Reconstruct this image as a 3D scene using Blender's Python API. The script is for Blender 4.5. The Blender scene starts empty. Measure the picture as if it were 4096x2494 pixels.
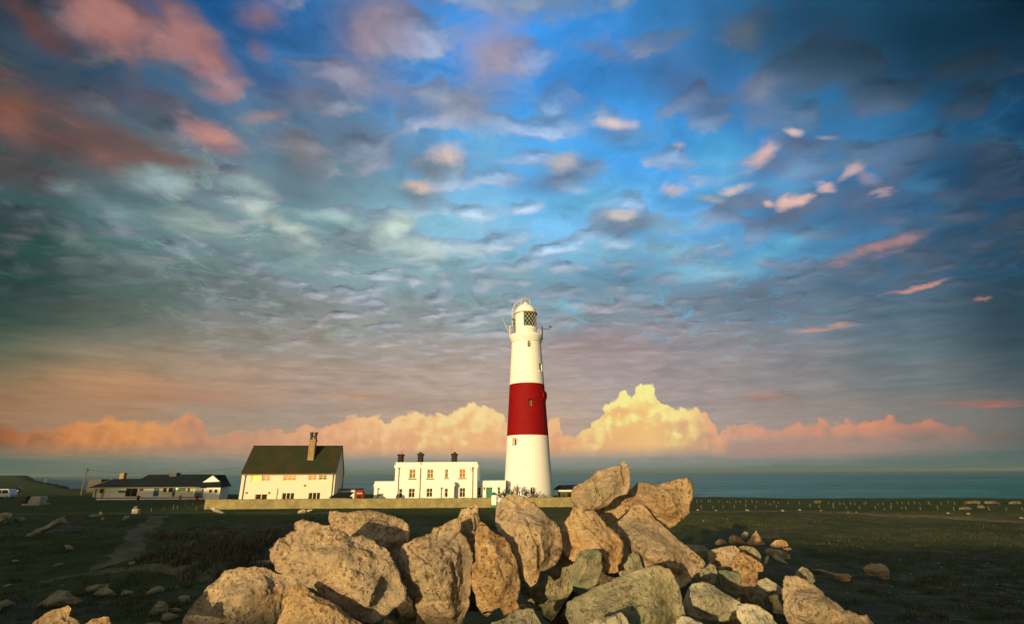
import bpy, bmesh, math, random
import numpy as np
from mathutils import Vector, Matrix
from mathutils.geometry import delaunay_2d_cdt
rad = math.radians
SC = bpy.context.scene

# ------------------------------------------------------------------ camera
CZ = 4.8
PITCH, ROLL, F = rad(17.8), rad(0.36), 2000.0
fwd = Vector((0, math.cos(PITCH), math.sin(PITCH)))
r0 = Vector((1, 0, 0)); u0 = Vector((0, -math.sin(PITCH), math.cos(PITCH)))
rgt = math.cos(ROLL) * r0 - math.sin(ROLL) * u0
up = math.cos(ROLL) * u0 + math.sin(ROLL) * r0
CAM = Vector((0, 0, CZ))
cam = bpy.data.cameras.new('camera'); camo = bpy.data.objects.new('camera', cam)
SC.collection.objects.link(camo); SC.camera = camo
cam.sensor_width = 36; cam.lens = F / 4096 * 36; cam.clip_start = 0.05; cam.clip_end = 80000
M = Matrix((rgt, up, -fwd)).transposed().to_4x4(); M.translation = CAM
camo.matrix_world = M

# ------------------------------------------------------------------ light
SUN_EL, SUN_AZ = rad(5.5), rad(24)            # low, behind the camera and to its left
SUNDIR = Vector((-math.sin(SUN_AZ) * math.cos(SUN_EL), -math.cos(SUN_AZ) * math.cos(SUN_EL), math.sin(SUN_EL)))
sl = bpy.data.lights.new('sun', 'SUN'); sl.energy = 4.7; sl.angle = rad(0.5); sl.color = (1.0, 0.76, 0.40)
so = bpy.data.objects.new('sun', sl); SC.collection.objects.link(so)
so.rotation_euler = SUNDIR.to_track_quat('Z', 'Y').to_euler()
SC.view_settings.view_transform = 'Standard'; SC.view_settings.look = 'None'
SC.view_settings.exposure = 0.0; SC.view_settings.gamma = 1.0
SC.cycles.max_bounces = 5; SC.cycles.diffuse_bounces = 2; SC.cycles.glossy_bounces = 3
SC.cycles.transmission_bounces = 3; SC.cycles.transparent_max_bounces = 6
try: SC.cycles.use_denoising = True
except Exception: pass

# ------------------------------------------------------------------ pixel -> place helpers
def ray(px, py):                                # world vector with unit depth along the view axis
    return fwd + rgt * ((px - 2048) / F) + up * ((1247 - py) / F)
def at_depth(px, py, d): return CAM + ray(px, py) * d
def at_y(px, py, Y):
    r = ray(px, py); return CAM + r * (Y / r.y)
def s2l(c):
    return tuple((v / 255 / 12.92) if v <= 10 else ((v / 255 + .055) / 1.055) ** 2.4 for v in c)

# ------------------------------------------------------------------ node helpers
class NT:
    def __init__(s, tree, dim='3D'): s.dim = dim; s.t = tree; s.n = tree.nodes; s.l = tree.links
    def node(s, typ, **kw):
        n = s.n.new(typ)
        for k, v in kw.items():
            if k.startswith('i_'):
                key = k[2:]; sock = n.inputs[int(key)] if key.isdigit() else n.inputs[key.replace('_', ' ')]
                s.put(sock, v)
            else: setattr(n, k, v)
        return n
    def put(s, sock, v):
        if isinstance(v, bpy.types.NodeSocket): s.l.new(v, sock)
        else:
            if hasattr(sock.default_value, '__len__') and len(sock.default_value) == 4 and len(v) == 3: v = (*v, 1)
            sock.default_value = v
    def math(s, op, a, b=None, c=None, clamp=False):
        n = s.n.new('ShaderNodeMath'); n.operation = op; n.use_clamp = clamp
        for i, v in enumerate((a, b, c)):
            if v is not None: s.put(n.inputs[i], v)
        return n.outputs[0]
    def vmath(s, op, a, b=None, c=None):
        n = s.n.new('ShaderNodeVectorMath'); n.operation = op
        for i, v in enumerate((a, b, c)):
            if v is not None: s.put(n.inputs['Scale'] if (op == 'SCALE' and i == 1) else n.inputs[i], v)
        return n.outputs['Value'] if op in ('LENGTH', 'DOT_PRODUCT') else n.outputs[0]
    def sstep(s, v, a, b, lo=0., hi=1.):
        n = s.n.new('ShaderNodeMapRange'); n.interpolation_type = 'SMOOTHSTEP'
        s.put(n.inputs[0], v); n.inputs[1].default_value = a; n.inputs[2].default_value = b
        n.inputs[3].default_value = lo; n.inputs[4].default_value = hi
        return n.outputs[0]
    def mix(s, f, a, b, mode='MIX'):
        n = s.n.new('ShaderNodeMix'); n.data_type = 'RGBA'; n.blend_type = mode
        s.put(n.inputs['Factor'], f); s.put(n.inputs[6], a); s.put(n.inputs[7], b)
        return n.outputs[2]
    def noise(s, vec, scale, detail=4, rough=.55, dist=0., color=False, lac=2.0):
        n = s.n.new('ShaderNodeTexNoise'); n.noise_dimensions = s.dim; s.put(n.inputs['Vector'], vec)
        n.inputs['Scale'].default_value = scale; n.inputs['Detail'].default_value = detail
        n.inputs['Roughness'].default_value = rough; n.inputs['Distortion'].default_value = dist
        n.inputs['Lacunarity'].default_value = lac
        return n.outputs[1] if color else n.outputs[0]
    def voro(s, vec, scale, feature='F1', rnd=1.):
        n = s.n.new('ShaderNodeTexVoronoi'); n.voronoi_dimensions = s.dim; n.feature = feature; s.put(n.inputs['Vector'], vec)
        n.inputs['Scale'].default_value = scale; n.inputs['Randomness'].default_value = rnd
        return n.outputs['Distance']
    def ramp(s, fac, stops, interp='LINEAR'):
        n = s.n.new('ShaderNodeValToRGB'); n.color_ramp.interpolation = interp
        s.put(n.inputs[0], fac); e = n.color_ramp.elements
        while len(e) < len(stops): e.new(.5)
        for el, (p, c) in zip(e, stops): el.position = p
        for el, (p, c) in zip(e, stops): el.color = (*c, 1) if len(c) == 3 else c
        return n.outputs[0]

# ------------------------------------------------------------------ world: evening sky with cloud, laid out by direction
def azel(px, py):
    d = ray(px, py).normalized(); return math.atan2(d.x, d.y), math.asin(d.z)
def pix_of(az, el):
    d = Vector((math.sin(az) * math.cos(el), math.cos(az) * math.cos(el), math.sin(el)))
    w = d.dot(fwd)
    return 2048 + F * d.dot(rgt) / w, 1247 - F * d.dot(up) / w
GX = [0, 512, 1024, 1536, 2048, 2560, 3072, 3584, 4096]
GY = [0, 200, 400, 600, 800, 1000, 1200, 1400, 1550, 1650, 1750, 1830, 1885]
GC = [
 [(45,48,52),(22,62,96),(30,88,145),(60,112,170),(48,125,195),(45,115,172),(35,90,130),(25,65,85),(8,30,42)],
 [(40,58,66),(45,78,104),(52,98,145),(75,120,168),(58,132,205),(65,125,178),(45,105,152),(35,85,115),(8,42,62)],
 [(70,62,62),(66,88,102),(75,102,132),(88,122,160),(52,145,222),(62,135,198),(55,110,155),(38,95,132),(10,48,75)],
 [(76,62,62),(95,88,92),(90,110,120),(100,130,155),(88,158,210),(62,148,215),(66,120,168),(50,105,145),(14,52,80)],
 [(42,66,64),(86,114,116),(112,140,146),(125,158,170),(112,178,220),(98,168,220),(76,138,190),(60,108,148),(22,60,84)],
 [(32,60,56),(80,106,102),(110,132,132),(134,162,166),(126,170,194),(110,168,204),(85,142,182),(66,104,132),(30,62,80)],
 [(40,64,58),(82,96,86),(112,116,110),(126,132,132),(118,146,152),(112,134,145),(108,122,134),(72,94,110),(42,68,80)],
 [(76,84,66),(126,112,92),(142,126,112),(152,137,124),(162,142,130),(148,132,130),(128,120,120),(94,104,108),(58,74,80)],
 [(134,100,72),(172,124,88),(170,132,108),(162,136,122),(166,142,128),(152,136,132),(138,124,120),(110,110,108),(78,84,86)],
 [(140,100,70),(158,120,90),(142,124,112),(160,134,116),(178,144,120),(158,138,130),(148,130,120),(128,114,106),(92,88,84)],
 [(140,104,80),(160,124,96),(165,136,112),(172,142,120),(182,146,120),(164,142,130),(158,136,124),(130,114,106),(86,88,84)],
 [(88,94,76),(132,122,100),(148,128,110),(152,134,118),(158,138,122),(150,134,122),(134,122,112),(100,106,100),(64,84,82)],
 [(52,78,72),(88,104,94),(98,110,102),(104,116,108),(106,120,112),(98,116,110),(84,106,102),(62,94,90),(42,74,74)]]
def grid_col(px, py):
    px = min(max(px, 0), 4096); py = min(max(py, 0), 1885)
    i = min(int(px / 512), 7); fx = px / 512 - i
    j = max(k for k in range(len(GY) - 1) if GY[k] <= py); fy = (py - GY[j]) / (GY[j + 1] - GY[j])
    c = [0, 0, 0]
    for k in range(3):
        a = GC[j][i][k] * (1 - fx) + GC[j][i + 1][k] * fx
        b = GC[j + 1][i][k] * (1 - fx) + GC[j + 1][i + 1][k] * fx
        c[k] = a * (1 - fy) + b * fy
    return c
# clouds placed by direction: px, py, half-width, half-height, turn, colour, strength, softness
CL = [
 (2700,300,230,120,20,(72,92,142),.65,0), (2990,130,330,130,10,(52,82,112),.55,0), (3500,200,400,150,10,(34,62,78),.5,0),
 (3950,720,260,90,12,(30,55,84),.65,0), (3850,120,420,200,0,(10,40,62),.7,0), (3300,60,300,110,0,(24,62,92),.55,0), (4050,1250,200,200,0,(34,58,78),.5,0), (3500,830,260,70,-15,(66,90,128),.6,0), (3700,1010,330,60,-10,(58,84,112),.6,0),
 (200,1190,420,100,5,(38,64,60),.6,0), (1450,960,170,60,0,(88,114,120),.65,0), (1150,790,260,70,12,(92,112,120),.6,0),
 (700,1130,330,55,8,(90,108,102),.5,0), (2450,1130,420,60,-5,(98,122,136),.55,0), (3100,1180,420,70,-8,(86,104,124),.6,0),
 (1250,700,300,90,15,(104,118,134),.55,0), (1400,540,240,70,20,(96,116,145),.5,0),
 (2870,660,100,110,0,(62,184,252),.85,1), (2330,800,150,55,-10,(92,192,242),.7,1), (2820,1085,150,26,0,(130,212,245),.8,1),
 (3110,1000,170,30,-20,(88,192,238),.75,1), (2640,900,60,50,0,(125,200,240),.7,1), (1700,380,110,70,-10,(32,132,222),.8,1),
 (2270,300,110,160,10,(38,130,218),.6,1), (1990,590,70,100,-10,(98,186,238),.7,1), (1840,905,130,40,0,(128,205,236),.75,1),
 (1400,140,80,130,-20,(30,98,180),.6,1), (980,290,160,40,15,(50,92,165),.6,1), (2420,990,110,36,0,(132,190,215),.6,1),
 (3050,760,150,50,-10,(78,160,218),.6,1), (3820,560,140,30,-15,(34,98,142),.5,1), (2560,560,110,60,0,(70,160,225),.5,1),
 (2660,1000,80,24,0,(140,205,225),.6,1),(3690,740,60,24,0,(60,140,190),.6,1),
 (445,80,150,90,32,(178,108,98),.95,0), (800,150,180,72,38,(176,110,104),.9,0), (1045,80,90,62,25,(184,124,122),.9,0),
 (1065,190,60,34,40,(150,110,116),.7,0), (130,110,170,44,45,(108,64,60),.8,0), (700,180,70,30,-10,(172,108,100),.6,0),
 (1480,100,150,190,12,(158,134,150),.85,0), (1960,230,100,120,5,(170,148,162),.85,0), (1900,385,170,70,0,(148,148,160),.75,0),
 (70,410,190,95,14,(150,84,54),.8,0), (230,560,400,90,16,(122,74,66),.72,0), (500,610,170,55,18,(134,86,74),.7,0),
 (640,645,150,26,8,(130,86,80),.7,0), (120,700,260,60,14,(88,62,62),.6,0),
 (835,540,110,46,24,(206,132,122),.98,0), (925,340,88,30,-8,(172,122,128),.8,0), (1075,445,80,22,-4,(182,138,134),.75,0),
 (1190,375,110,60,0,(136,120,126),.55,0), (1180,610,90,120,0,(128,114,112),.55,0), (560,370,160,70,15,(112,82,90),.5,0),
 (1500,330,150,60,10,(128,132,158),.5,0),
 (1660,800,110,44,0,(102,122,140),.7,0), (1665,757,62,24,-6,(248,196,170),.98,0),
 (1750,650,140,56,-4,(112,130,142),.75,0), (1800,585,72,34,6,(228,194,182),.85,0),
 (620,735,100,38,18,(148,182,182),.8,0), (930,742,84,36,12,(148,180,176),.75,0), (500,835,150,40,18,(118,154,160),.7,0),
 (800,915,150,32,20,(148,172,162),.75,0), (1090,905,130,34,18,(190,204,188),.85,0), (1290,890,150,24,8,(168,208,202),.85,0),
 (1150,1000,150,40,10,(150,172,168),.65,0), (1600,935,64,40,-22,(196,220,202),.85,0), (1720,1015,150,34,2,(184,208,200),.8,0),
 (600,1045,130,28,24,(136,148,142),.6,0), (300,975,120,30,16,(112,134,126),.55,0), (1900,1100,170,34,0,(140,160,160),.5,0),
 (2430,565,110,44,0,(108,130,160),.65,0), (2410,515,66,22,0,(236,204,196),.9,0),
 (2235,700,150,52,-8,(94,118,150),.75,0), (2245,652,50,24,0,(198,186,180),.7,0), (2690,602,30,14,0,(188,184,194),.7,0),
 (2680,755,56,24,0,(238,202,190),.92,0), (2490,890,150,42,4,(94,114,134),.85,0), (2470,848,56,14,0,(206,188,176),.8,0),
 (2920,805,140,42,0,(94,114,140),.75,0), (2830,795,40,14,0,(196,184,178),.7,0), (2925,752,54,15,-14,(232,200,188),.88,0),
 (3060,665,110,50,-25,(84,108,148),.7,0), (3035,618,72,26,-36,(230,182,170),.92,0),
 (3190,570,100,34,15,(78,100,138),.7,0), (3185,527,30,12,25,(232,192,180),.85,0), (3320,566,34,14,0,(172,166,180),.7,0),
 (3410,770,140,46,0,(74,98,134),.7,0), (3430,715,64,20,8,(170,150,164),.75,0), (3370,720,46,16,-38,(226,180,174),.85,0),
 (3282,778,40,14,0,(244,188,170),.95,0), (3125,872,160,44,0,(80,100,130),.85,0), (3062,828,24,13,20,(236,180,164),.9,0),
 (3130,824,30,20,0,(238,184,166),.95,0), (3195,818,36,12,-6,(230,176,160),.9,0), (3565,765,34,12,0,(180,150,160),.75,0),
 (3540,990,130,24,-12,(178,124,124),.85,0), (3670,1142,110,9,-17,(224,142,122),.85,0), (3910,1200,30,5,-8,(200,120,104),.8,0),
 (3280,1304,90,11,-8,(204,146,122),.85,0), (3070,1593,80,6,0,(206,140,106),.7,0), (3920,1612,130,11,0,(188,108,88),.85,0),
 (1460,1583,120,7,0,(218,152,108),.75,0), (2400,1360,220,80,-3,(166,130,130),.5,0), (600,1580,330,28,2,(186,124,84),.6,0),
 (2960,100,90,50,0,(98,114,130),.5,0), (3040,335,80,40,-10,(120,126,150),.6,0), (2400,205,120,30,10,(120,130,168),.6,0),
 (2200,20,190,50,0,(118,138,150),.6,0)]
TOP = [(-400,1700),(0,1690),(50,1700),(90,1735),(150,1702),(200,1715),(260,1702),(300,1695),(360,1675),(450,1670),(530,1672),(600,1684),(680,1690),(720,1660),(770,1648),(790,1665),(820,1700),(850,1748),(890,1745),(930,1724),(1000,1725),(1110,1712),(1160,1735),(1230,1690),(1300,1702),(1370,1668),(1430,1668),(1480,1662),(1525,1665),(1540,1695),(1600,1650),(1640,1643),(1700,1655),(1780,1655),(1850,1635),(1900,1608),(1950,1620),(2010,1665),(2040,1695),(2110,1720),(2190,1690),(2215,1675),(2235,1682),(2250,1748),(2300,1748),(2330,1716),(2362,1714),(2372,1692),(2390,1683),(2407,1652),(2422,1626),(2445,1598),(2472,1593),(2484,1573),(2518,1569),(2530,1588),(2541,1548),(2562,1537),(2592,1539),(2615,1550),(2640,1600),(2662,1618),(2692,1622),(2704,1642),(2722,1632),(2752,1645),(2790,1632),(2808,1655),(2826,1652),(2832,1700),(2870,1728),(2930,1700),(2970,1695),(3030,1697),(3060,1722),(3130,1702),(3230,1697),(3262,1700),(3280,1672),(3310,1672),(3332,1705),(3420,1682),(3480,1690),(3520,1665),(3560,1665),(3610,1672),(3700,1672),(3780,1690),(3890,1720),(3930,1745),(4020,1712),(4096,1715),(4400,1720)]
world = bpy.data.worlds.new('World'); SC.world = world; world.use_nodes = True
def build_sky():
    w = NT(world.node_tree, '2D'); w.n.clear()
    D = w.node('ShaderNodeTexCoord').outputs['Generated']
    D = w.vmath('NORMALIZE', D)
    sp = w.node('ShaderNodeSeparateXYZ', i_0=D); x, y, z = sp.outputs
    az = w.math('ARCTAN2', x, y); el = w.math('ARCSINE', z)
    V0 = w.node('ShaderNodeCombineXYZ', i_0=az, i_1=el).outputs[0]
    # cloud-deck coordinates (a flat layer seen in perspective)
    den = w.math('ADD', w.math('MAXIMUM', z, 0.), .10)
    P = w.node('ShaderNodeCombineXYZ', i_0=w.math('DIVIDE', x, den), i_1=w.math('DIVIDE', y, den)).outputs[0]
    # wisps: warp the direction by noise, finer towards the horizon
    wn = w.noise(P, 2.1, 5, .58, color=True)
    wv = w.vmath('SUBTRACT', wn, (.5, .5, .5))
    wamt = w.sstep(el, 0.0, .5, .030, .115)
    V = w.vmath('ADD', V0, w.vmath('MULTIPLY', w.vmath('SCALE', wv, wamt), (1, .75, 0)))
    sv = w.node('ShaderNodeSeparateXYZ', i_0=V); az1, el1 = sv.outputs[0], sv.outputs[1]
    A0, A1 = rad(-56), rad(56)
    azf = w.math('DIVIDE', w.math('SUBTRACT', az1, A0), A1 - A0, clamp=True)
    rows = [0., .8, 2, 3.6, 5.4, 7.5, 10, 13, 17, 22, 28, 35, 43, 53]
    col = None
    for k, e in enumerate(rows):
        stops = []
        for i in range(14):
            a = A0 + (A1 - A0) * i / 13
            px, py = pix_of(a, rad(e)); stops.append((i / 13, tuple(v * 1.19 for v in s2l(grid_col(px, py)))))
        fz = azf if col is None else w.math('MULTIPLY_ADD', col, 1e-7, azf)   # keeps the evaluation in sequence
        c = w.ramp(fz, stops, 'EASE')
        if col is None: col = c
        else: col = w.mix(w.sstep(w.math('MULTIPLY_ADD', col, 1e-7, el1), rad(rows[k - 1]), rad(e)), col, c)
    # cloud texture over everything: patches of grey cloud and brighter breaks
    n1 = w.noise(w.vmath('ADD', P, w.vmath('SCALE', wv, .5)), 3.4, 7, .62)
    Pw = w.vmath('MULTIPLY', w.vmath('ADD', P, w.vmath('SCALE', wv, .16)), (1.0, 1.3, 1))
    n2 = w.noise(Pw, 6.4, 4, .52)
    Pv = w.vmath('ADD', Pw, w.vmath('SCALE', w.vmath('SUBTRACT', w.noise(Pw, 9, 3, .6, color=True), (.5, .5, .5)), .10))
    n2 = w.math('ADD', w.math('MULTIPLY', n2, .6), w.math('MULTIPLY_ADD', w.voro(Pv, 5.8, 'SMOOTH_F1'), -.62, .46))
    n2b = w.math('ADD', w.math('MULTIPLY', w.noise(w.vmath('ADD', Pw, (.012, .06, 0)), 6.4, 3, .52), .6), w.math('MULTIPLY_ADD', w.voro(w.vmath('ADD', Pv, (.012, .06, 0)), 5.8, 'SMOOTH_F1'), -.62, .46))
    m = w.math('ADD', w.math('MULTIPLY', n1, .6), w.math('MULTIPLY', n2, .4))
    hi = w.sstep(el, rad(9), rad(19))
    lum = w.node('ShaderNodeRGBToBW', i_0=col).outputs[0]
    grey = w.mix(.66, col, w.vmath('MULTIPLY', w.node('ShaderNodeCombineXYZ', i_0=lum, i_1=lum, i_2=lum).outputs[0], (.66, .80, 1.06)))
    cl = w.sstep(w.math('ADD', w.math('MULTIPLY', n2, .65), w.math('MULTIPLY', n1, .35)), .475, .575)
    col = w.mix(w.math('MULTIPLY', w.math('MULTIPLY', cl, .80), hi), w.vmath('MULTIPLY', col, (1.02, 1.12, 1.18)), grey)
    relief = w.math('MULTIPLY', w.math('MULTIPLY', w.math('SUBTRACT', n2, n2b), hi), cl)
    col = w.vmath('ADD', col, w.vmath('SCALE', w.vmath('SCALE', (.62, .52, .50), w.math('MULTIPLY', w.sstep(az, rad(38), rad(6), .12, 1.1), w.sstep(az, rad(-42), rad(-18), .25, 1.))), w.math('MAXIMUM', relief, 0.)))
    col = w.vmath('SCALE', col, w.math('ADD', 1., w.math('MULTIPLY', w.math('MINIMUM', relief, 0.), 1.6)))
    mb = w.math('MULTIPLY', w.math('SUBTRACT', .5, m), 3.2)
    mb2 = w.math('MULTIPLY', w.math('SUBTRACT', m, .5), 3.2)
    mult = w.math('ADD', w.math('MULTIPLY', w.math('SUBTRACT', m, .5), w.sstep(el, 0.05, .36, .3, 1.7)), 1.0)
    # pale broken cloudlets in the middle of the deck
    n4 = w.noise(w.vmath('MULTIPLY', w.vmath('ADD', P, w.vmath('SCALE', wv, .9)), (.8, 1.25, 1)), 5.2, 6, .62)
    band = w.math('MULTIPLY', w.sstep(el, rad(11), rad(17)), w.sstep(el, rad(38), rad(24)))
    pale = w.mix(w.sstep(az, rad(-12), rad(14)), s2l((158, 184, 180)), s2l((112, 190, 226)))
    pale = w.mix(w.sstep(az, rad(22), rad(44)), pale, s2l((52, 96, 128)))
    pale = w.mix(w.sstep(az, rad(-30), rad(-46)), pale, s2l((72, 104, 100)))
    col = w.mix(w.math('MULTIPLY', w.math('MULTIPLY', band, w.sstep(n4, .52, .70)), .62), col, pale)
    deckcol = col
    # towering cumulus along the horizon
    B0, B1, E1 = rad(-50), rad(50), .24
    cn = w.noise(V0, 48, 6, .6, color=True)
    cv = w.vmath('MULTIPLY', w.vmath('SUBTRACT', cn, (.5, .5, .5)), (.013, .011, 0))
    Vc = w.vmath('ADD', V0, cv)
    sc = w.node('ShaderNodeSeparateXYZ', i_0=Vc); caz, cel = sc.outputs[0], sc.outputs[1]
    def curve(lo, hi):
        fc = w.node('ShaderNodeFloatCurve'); fc.inputs['Factor'].default_value = 1
        w.put(fc.inputs['Value'], w.math('DIVIDE', w.math('SUBTRACT', caz, lo), hi - lo, clamp=True))
        cu = fc.mapping.curves[0]
        pts = [((azel(p, q)[0] - lo) / (hi - lo), azel(p, q)[1] / E1) for p, q in TOP]
        pts = sorted(pt for pt in pts if -.02 < pt[0] < 1.02)
        pts = [pt for i, pt in enumerate(pts) if i == 0 or pt[0] - pts[i - 1][0] > .0015]
        pts = [(min(max(a, 0), 1), b) for a, b in pts]
        cu.points[0].location = pts[0]; cu.points[1].location = pts[-1]
        for p in pts[1:-1]: cu.points.new(*p)
        for p in cu.points: p.handle_type = 'VECTOR'
        fc.mapping.update(); return fc.outputs[0]
    top = w.mix(w.math('GREATER_THAN', caz, rad(1.7)), curve(B0, rad(1.7)), curve(rad(1.7), rad(35)))
    top = w.mix(w.math('GREATER_THAN', caz, rad(35)), top, curve(rad(35), B1))
    top = w.math('MULTIPLY', top, E1)
    dd = w.math('SUBTRACT', top, cel)                       # depth below the cloud top
    bill = w.voro(w.vmath('ADD', V0, w.vmath('SCALE', cv, 1.5)), 46, 'SMOOTH_F1')
    bill2 = w.voro(w.vmath('ADD', V0, w.vmath('SCALE', cv, 1.)), 110, 'SMOOTH_F1')
    edge = w.math('ADD', dd, w.math('ADD', w.math('MULTIPLY', w.math('SUBTRACT', .42, bill), .015), w.math('MULTIPLY', w.math('SUBTRACT', .42, bill2), .009)))
    soft = w.math('ADD', .0046, w.math('MULTIPLY', w.math('ABSOLUTE', w.math('SUBTRACT', caz, rad(12))), .006))
    cm = w.math('DIVIDE', w.math('ADD', edge, .001), soft, clamp=True)
    na = w.noise(Vc, 30, 6, .55); nb = w.noise(w.vmath('ADD', Vc, (-.010, .010, 0)), 30, 6, .55)
    rel = w.math('MULTIPLY', w.math('SUBTRACT', nb, na), 2.0)
    lit_st = [(-300,(120,75,45)),(0,(160,96,60)),(300,(215,140,85)),(560,(225,155,90)),(800,(205,145,110)),(1000,(200,150,118)),(1300,(235,175,130)),(1600,(246,205,145)),(1900,(248,222,150)),(2100,(244,200,145)),(2280,(238,178,128)),(2420,(250,232,145)),(2600,(250,242,150)),(2750,(250,225,145)),(2850,(232,170,130)),(3100,(212,152,126)),(3500,(216,146,114)),(3800,(190,128,106)),(4096,(120,88,80))]
    fcx = lambda p: (azel(p, 1720)[0] - B0) / (B1 - B0)
    azc = w.math('DIVIDE', w.math('SUBTRACT', caz, B0), B1 - B0, clamp=True)
    lit = w.ramp(azc, [(fcx(p), s2l(c)) for p, c in lit_st])
    sh_st = [(0,(120,82,60)),(500,(196,128,82)),(800,(176,132,108)),(1300,(220,158,120)),(1900,(240,184,128)),(2250,(226,160,120)),(2600,(244,196,126)),(2900,(190,146,128)),(3500,(182,134,116)),(4096,(96,86,82))]
    shc = w.ramp(azc, [(fcx(p), s2l(c)) for p, c in sh_st])
    body = w.sstep(w.math('ADD', w.math('MULTIPLY', dd, -16.), w.math('ADD', rel, w.math('MULTIPLY', w.math('SUBTRACT', .4, bill), .8))), -1.15, .1)
    cc = w.mix(body, shc, lit)
    be = w.math('ADD', el, w.math('MULTIPLY', w.math('SUBTRACT', w.noise(V0, 14, 5), .5), .012))
    base = w.sstep(be, rad(1.2), rad(2.9))
    right = w.sstep(az, azel(2850, 1700)[0], azel(2960, 1700)[0])
    base = w.math('MULTIPLY', base, w.math('ADD', w.math('MULTIPLY', w.sstep(be, rad(2.3), rad(4.1), -1, 0), w.math('MULTIPLY', right, .75)), 1.))
    cmask = w.math('MULTIPLY', cm, base)
    # a second pale bank under it on the right
    n3 = w.noise(V0, 26, 6, .6)
    t2 = w.math('SUBTRACT', rad(2.75), w.math('ADD', el, w.math('MULTIPLY', w.math('SUBTRACT', n3, .5), .035)))
    m2 = w.math('MULTIPLY', w.math('MULTIPLY', w.sstep(t2, -.002, .004), w.sstep(el, rad(.7), rad(1.9))), w.math('MULTIPLY', right, w.sstep(az, rad(44), rad(30))))
    # thin level streaks low in the sky
    st_ = w.noise(w.vmath('MULTIPLY', V0, (2.2, 34, 1)), 1.6, 5, .6)
    low = w.math('MULTIPLY', w.sstep(el, rad(1.5), rad(6)), w.sstep(el, rad(20), rad(9)))
    mult = w.math('MULTIPLY', mult, w.math('ADD', 1., w.math('MULTIPLY', low, w.math('MULTIPLY', w.math('SUBTRACT', st_, .5), .42))))
    def tile(lo, hi):
        col = deckcol
        for (px, py, hw, hh, rot, c, st, kind) in CL:
            a, e = azel(px, py); q = .5
            J = np.array([[(azel(px + q, py)[i] - azel(px - q, py)[i]), (azel(px, py + q)[i] - azel(px, py - q)[i])] for i in (0, 1)])
            cr, sr = math.cos(rad(rot)), math.sin(rad(rot))
            U, S, _ = np.linalg.svd(J @ np.array([[cr, -sr], [sr, cr]]) @ np.diag([hw, hh]))
            ext = 2.3 * math.hypot(S[0] * U[0, 0], S[1] * U[0, 1])
            if a + ext < lo or a - ext > hi: continue
            mp = w.node('ShaderNodeMapping', vector_type='TEXTURE', i_Vector=w.vmath('MULTIPLY_ADD', col, (1e-7, 1e-7, 0), V))
            mp.inputs['Location'].default_value = (a, e, 0)
            mp.inputs['Rotation'].default_value = (0, 0, math.atan2(U[1, 0], U[0, 0]))
            mp.inputs['Scale'].default_value = (S[0], S[1], 1)
            d = w.math('ADD', w.vmath('LENGTH', mp.outputs[0]), mb if kind == 0 else mb2)
            if min(hw, hh) < 32: f = w.sstep(d, 1.85, .0, 0, st * .95)
            else: f = w.sstep(d, 1.9, -.1, 0, st * .95)
            g = (.18 * sum(c) / 3)
            col = w.mix(f, col, s2l([(v * .76 + (.24 * sum(c) / 3)) * .97 for v in c]))
        col = w.vmath('SCALE', col, mult)
        col = w.mix(cmask, col, cc)
        col = w.mix(w.math('MULTIPLY', m2, .8), col, s2l((178, 142, 128)))
        return w.node('ShaderNodeBackground', i_Color=col, i_Strength=1.0).outputs[0]
    cuts = [rad(-90), rad(-24), rad(-6), rad(14), rad(90)]
    sh = tile(cuts[0], cuts[1])
    for i in range(1, 4):
        sh = w.node('ShaderNodeMixShader', i_0=w.math('GREATER_THAN', az1, cuts[i]), i_1=sh, i_2=tile(cuts[i], cuts[i + 1])).outputs[0]
    # the unseen part of the sky: clear evening sky
    sky = w.node('ShaderNodeTexSky', sky_type='NISHITA', sun_disc=False, sun_elevation=SUN_EL, sun_rotation=math.pi + SUN_AZ, air_density=1.2, dust_density=1.0)
    bk = w.node('ShaderNodeBackground', i_Color=sky.outputs[0], i_Strength=.15)
    sh = w.node('ShaderNodeMixShader', i_0=w.sstep(y, -.15, .30), i_1=bk.outputs[0], i_2=sh).outputs[0]
    w.node('ShaderNodeOutputWorld', i_0=sh)
build_sky()
world.cycles.sampling_method = 'MANUAL'; world.cycles.sample_map_resolution = 512

# ================================================================== numpy noise
_rng = np.random.RandomState(7); _perm = np.concatenate([_rng.permutation(256)] * 3); _g3 = _rng.normal(size=(256, 3)); _g3 /= np.linalg.norm(_g3, axis=1)[:, None]
def perlin(p):
    p = np.asarray(p, float); i = np.floor(p).astype(int); f = p - i; u = f * f * f * (f * (f * 6 - 15) + 10); i &= 255
    r = np.zeros(len(p))
    for dx in (0, 1):
        for dy in (0, 1):
            for dz in (0, 1):
                h = _perm[_perm[_perm[(i[:, 0] + dx) & 255] + ((i[:, 1] + dy) & 255)] + ((i[:, 2] + dz) & 255)]
                d = (_g3[h] * (f - (dx, dy, dz))).sum(1)
                wgt = (u[:, 0] if dx else 1 - u[:, 0]) * (u[:, 1] if dy else 1 - u[:, 1]) * (u[:, 2] if dz else 1 - u[:, 2])
                r += d * wgt
    return r * 1.5
def fbm(p, oct=4, gain=.5):
    p = np.asarray(p, float); r = 0; a = 1.
    for k in range(oct): r = r + a * perlin(p * 2 ** k + 17.3 * k); a *= gain
    return r
def ridged(p, oct=3):
    r = 0; a = 1.
    for k in range(oct): r = r + a * (1 - np.abs(perlin(p * 2 ** k + 31.7 * k)) * 2); a *= .5
    return r
def ss(a, b, x):
    t = np.clip((x - a) / (b - a), 0, 1); return t * t * (3 - 2 * t)

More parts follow.
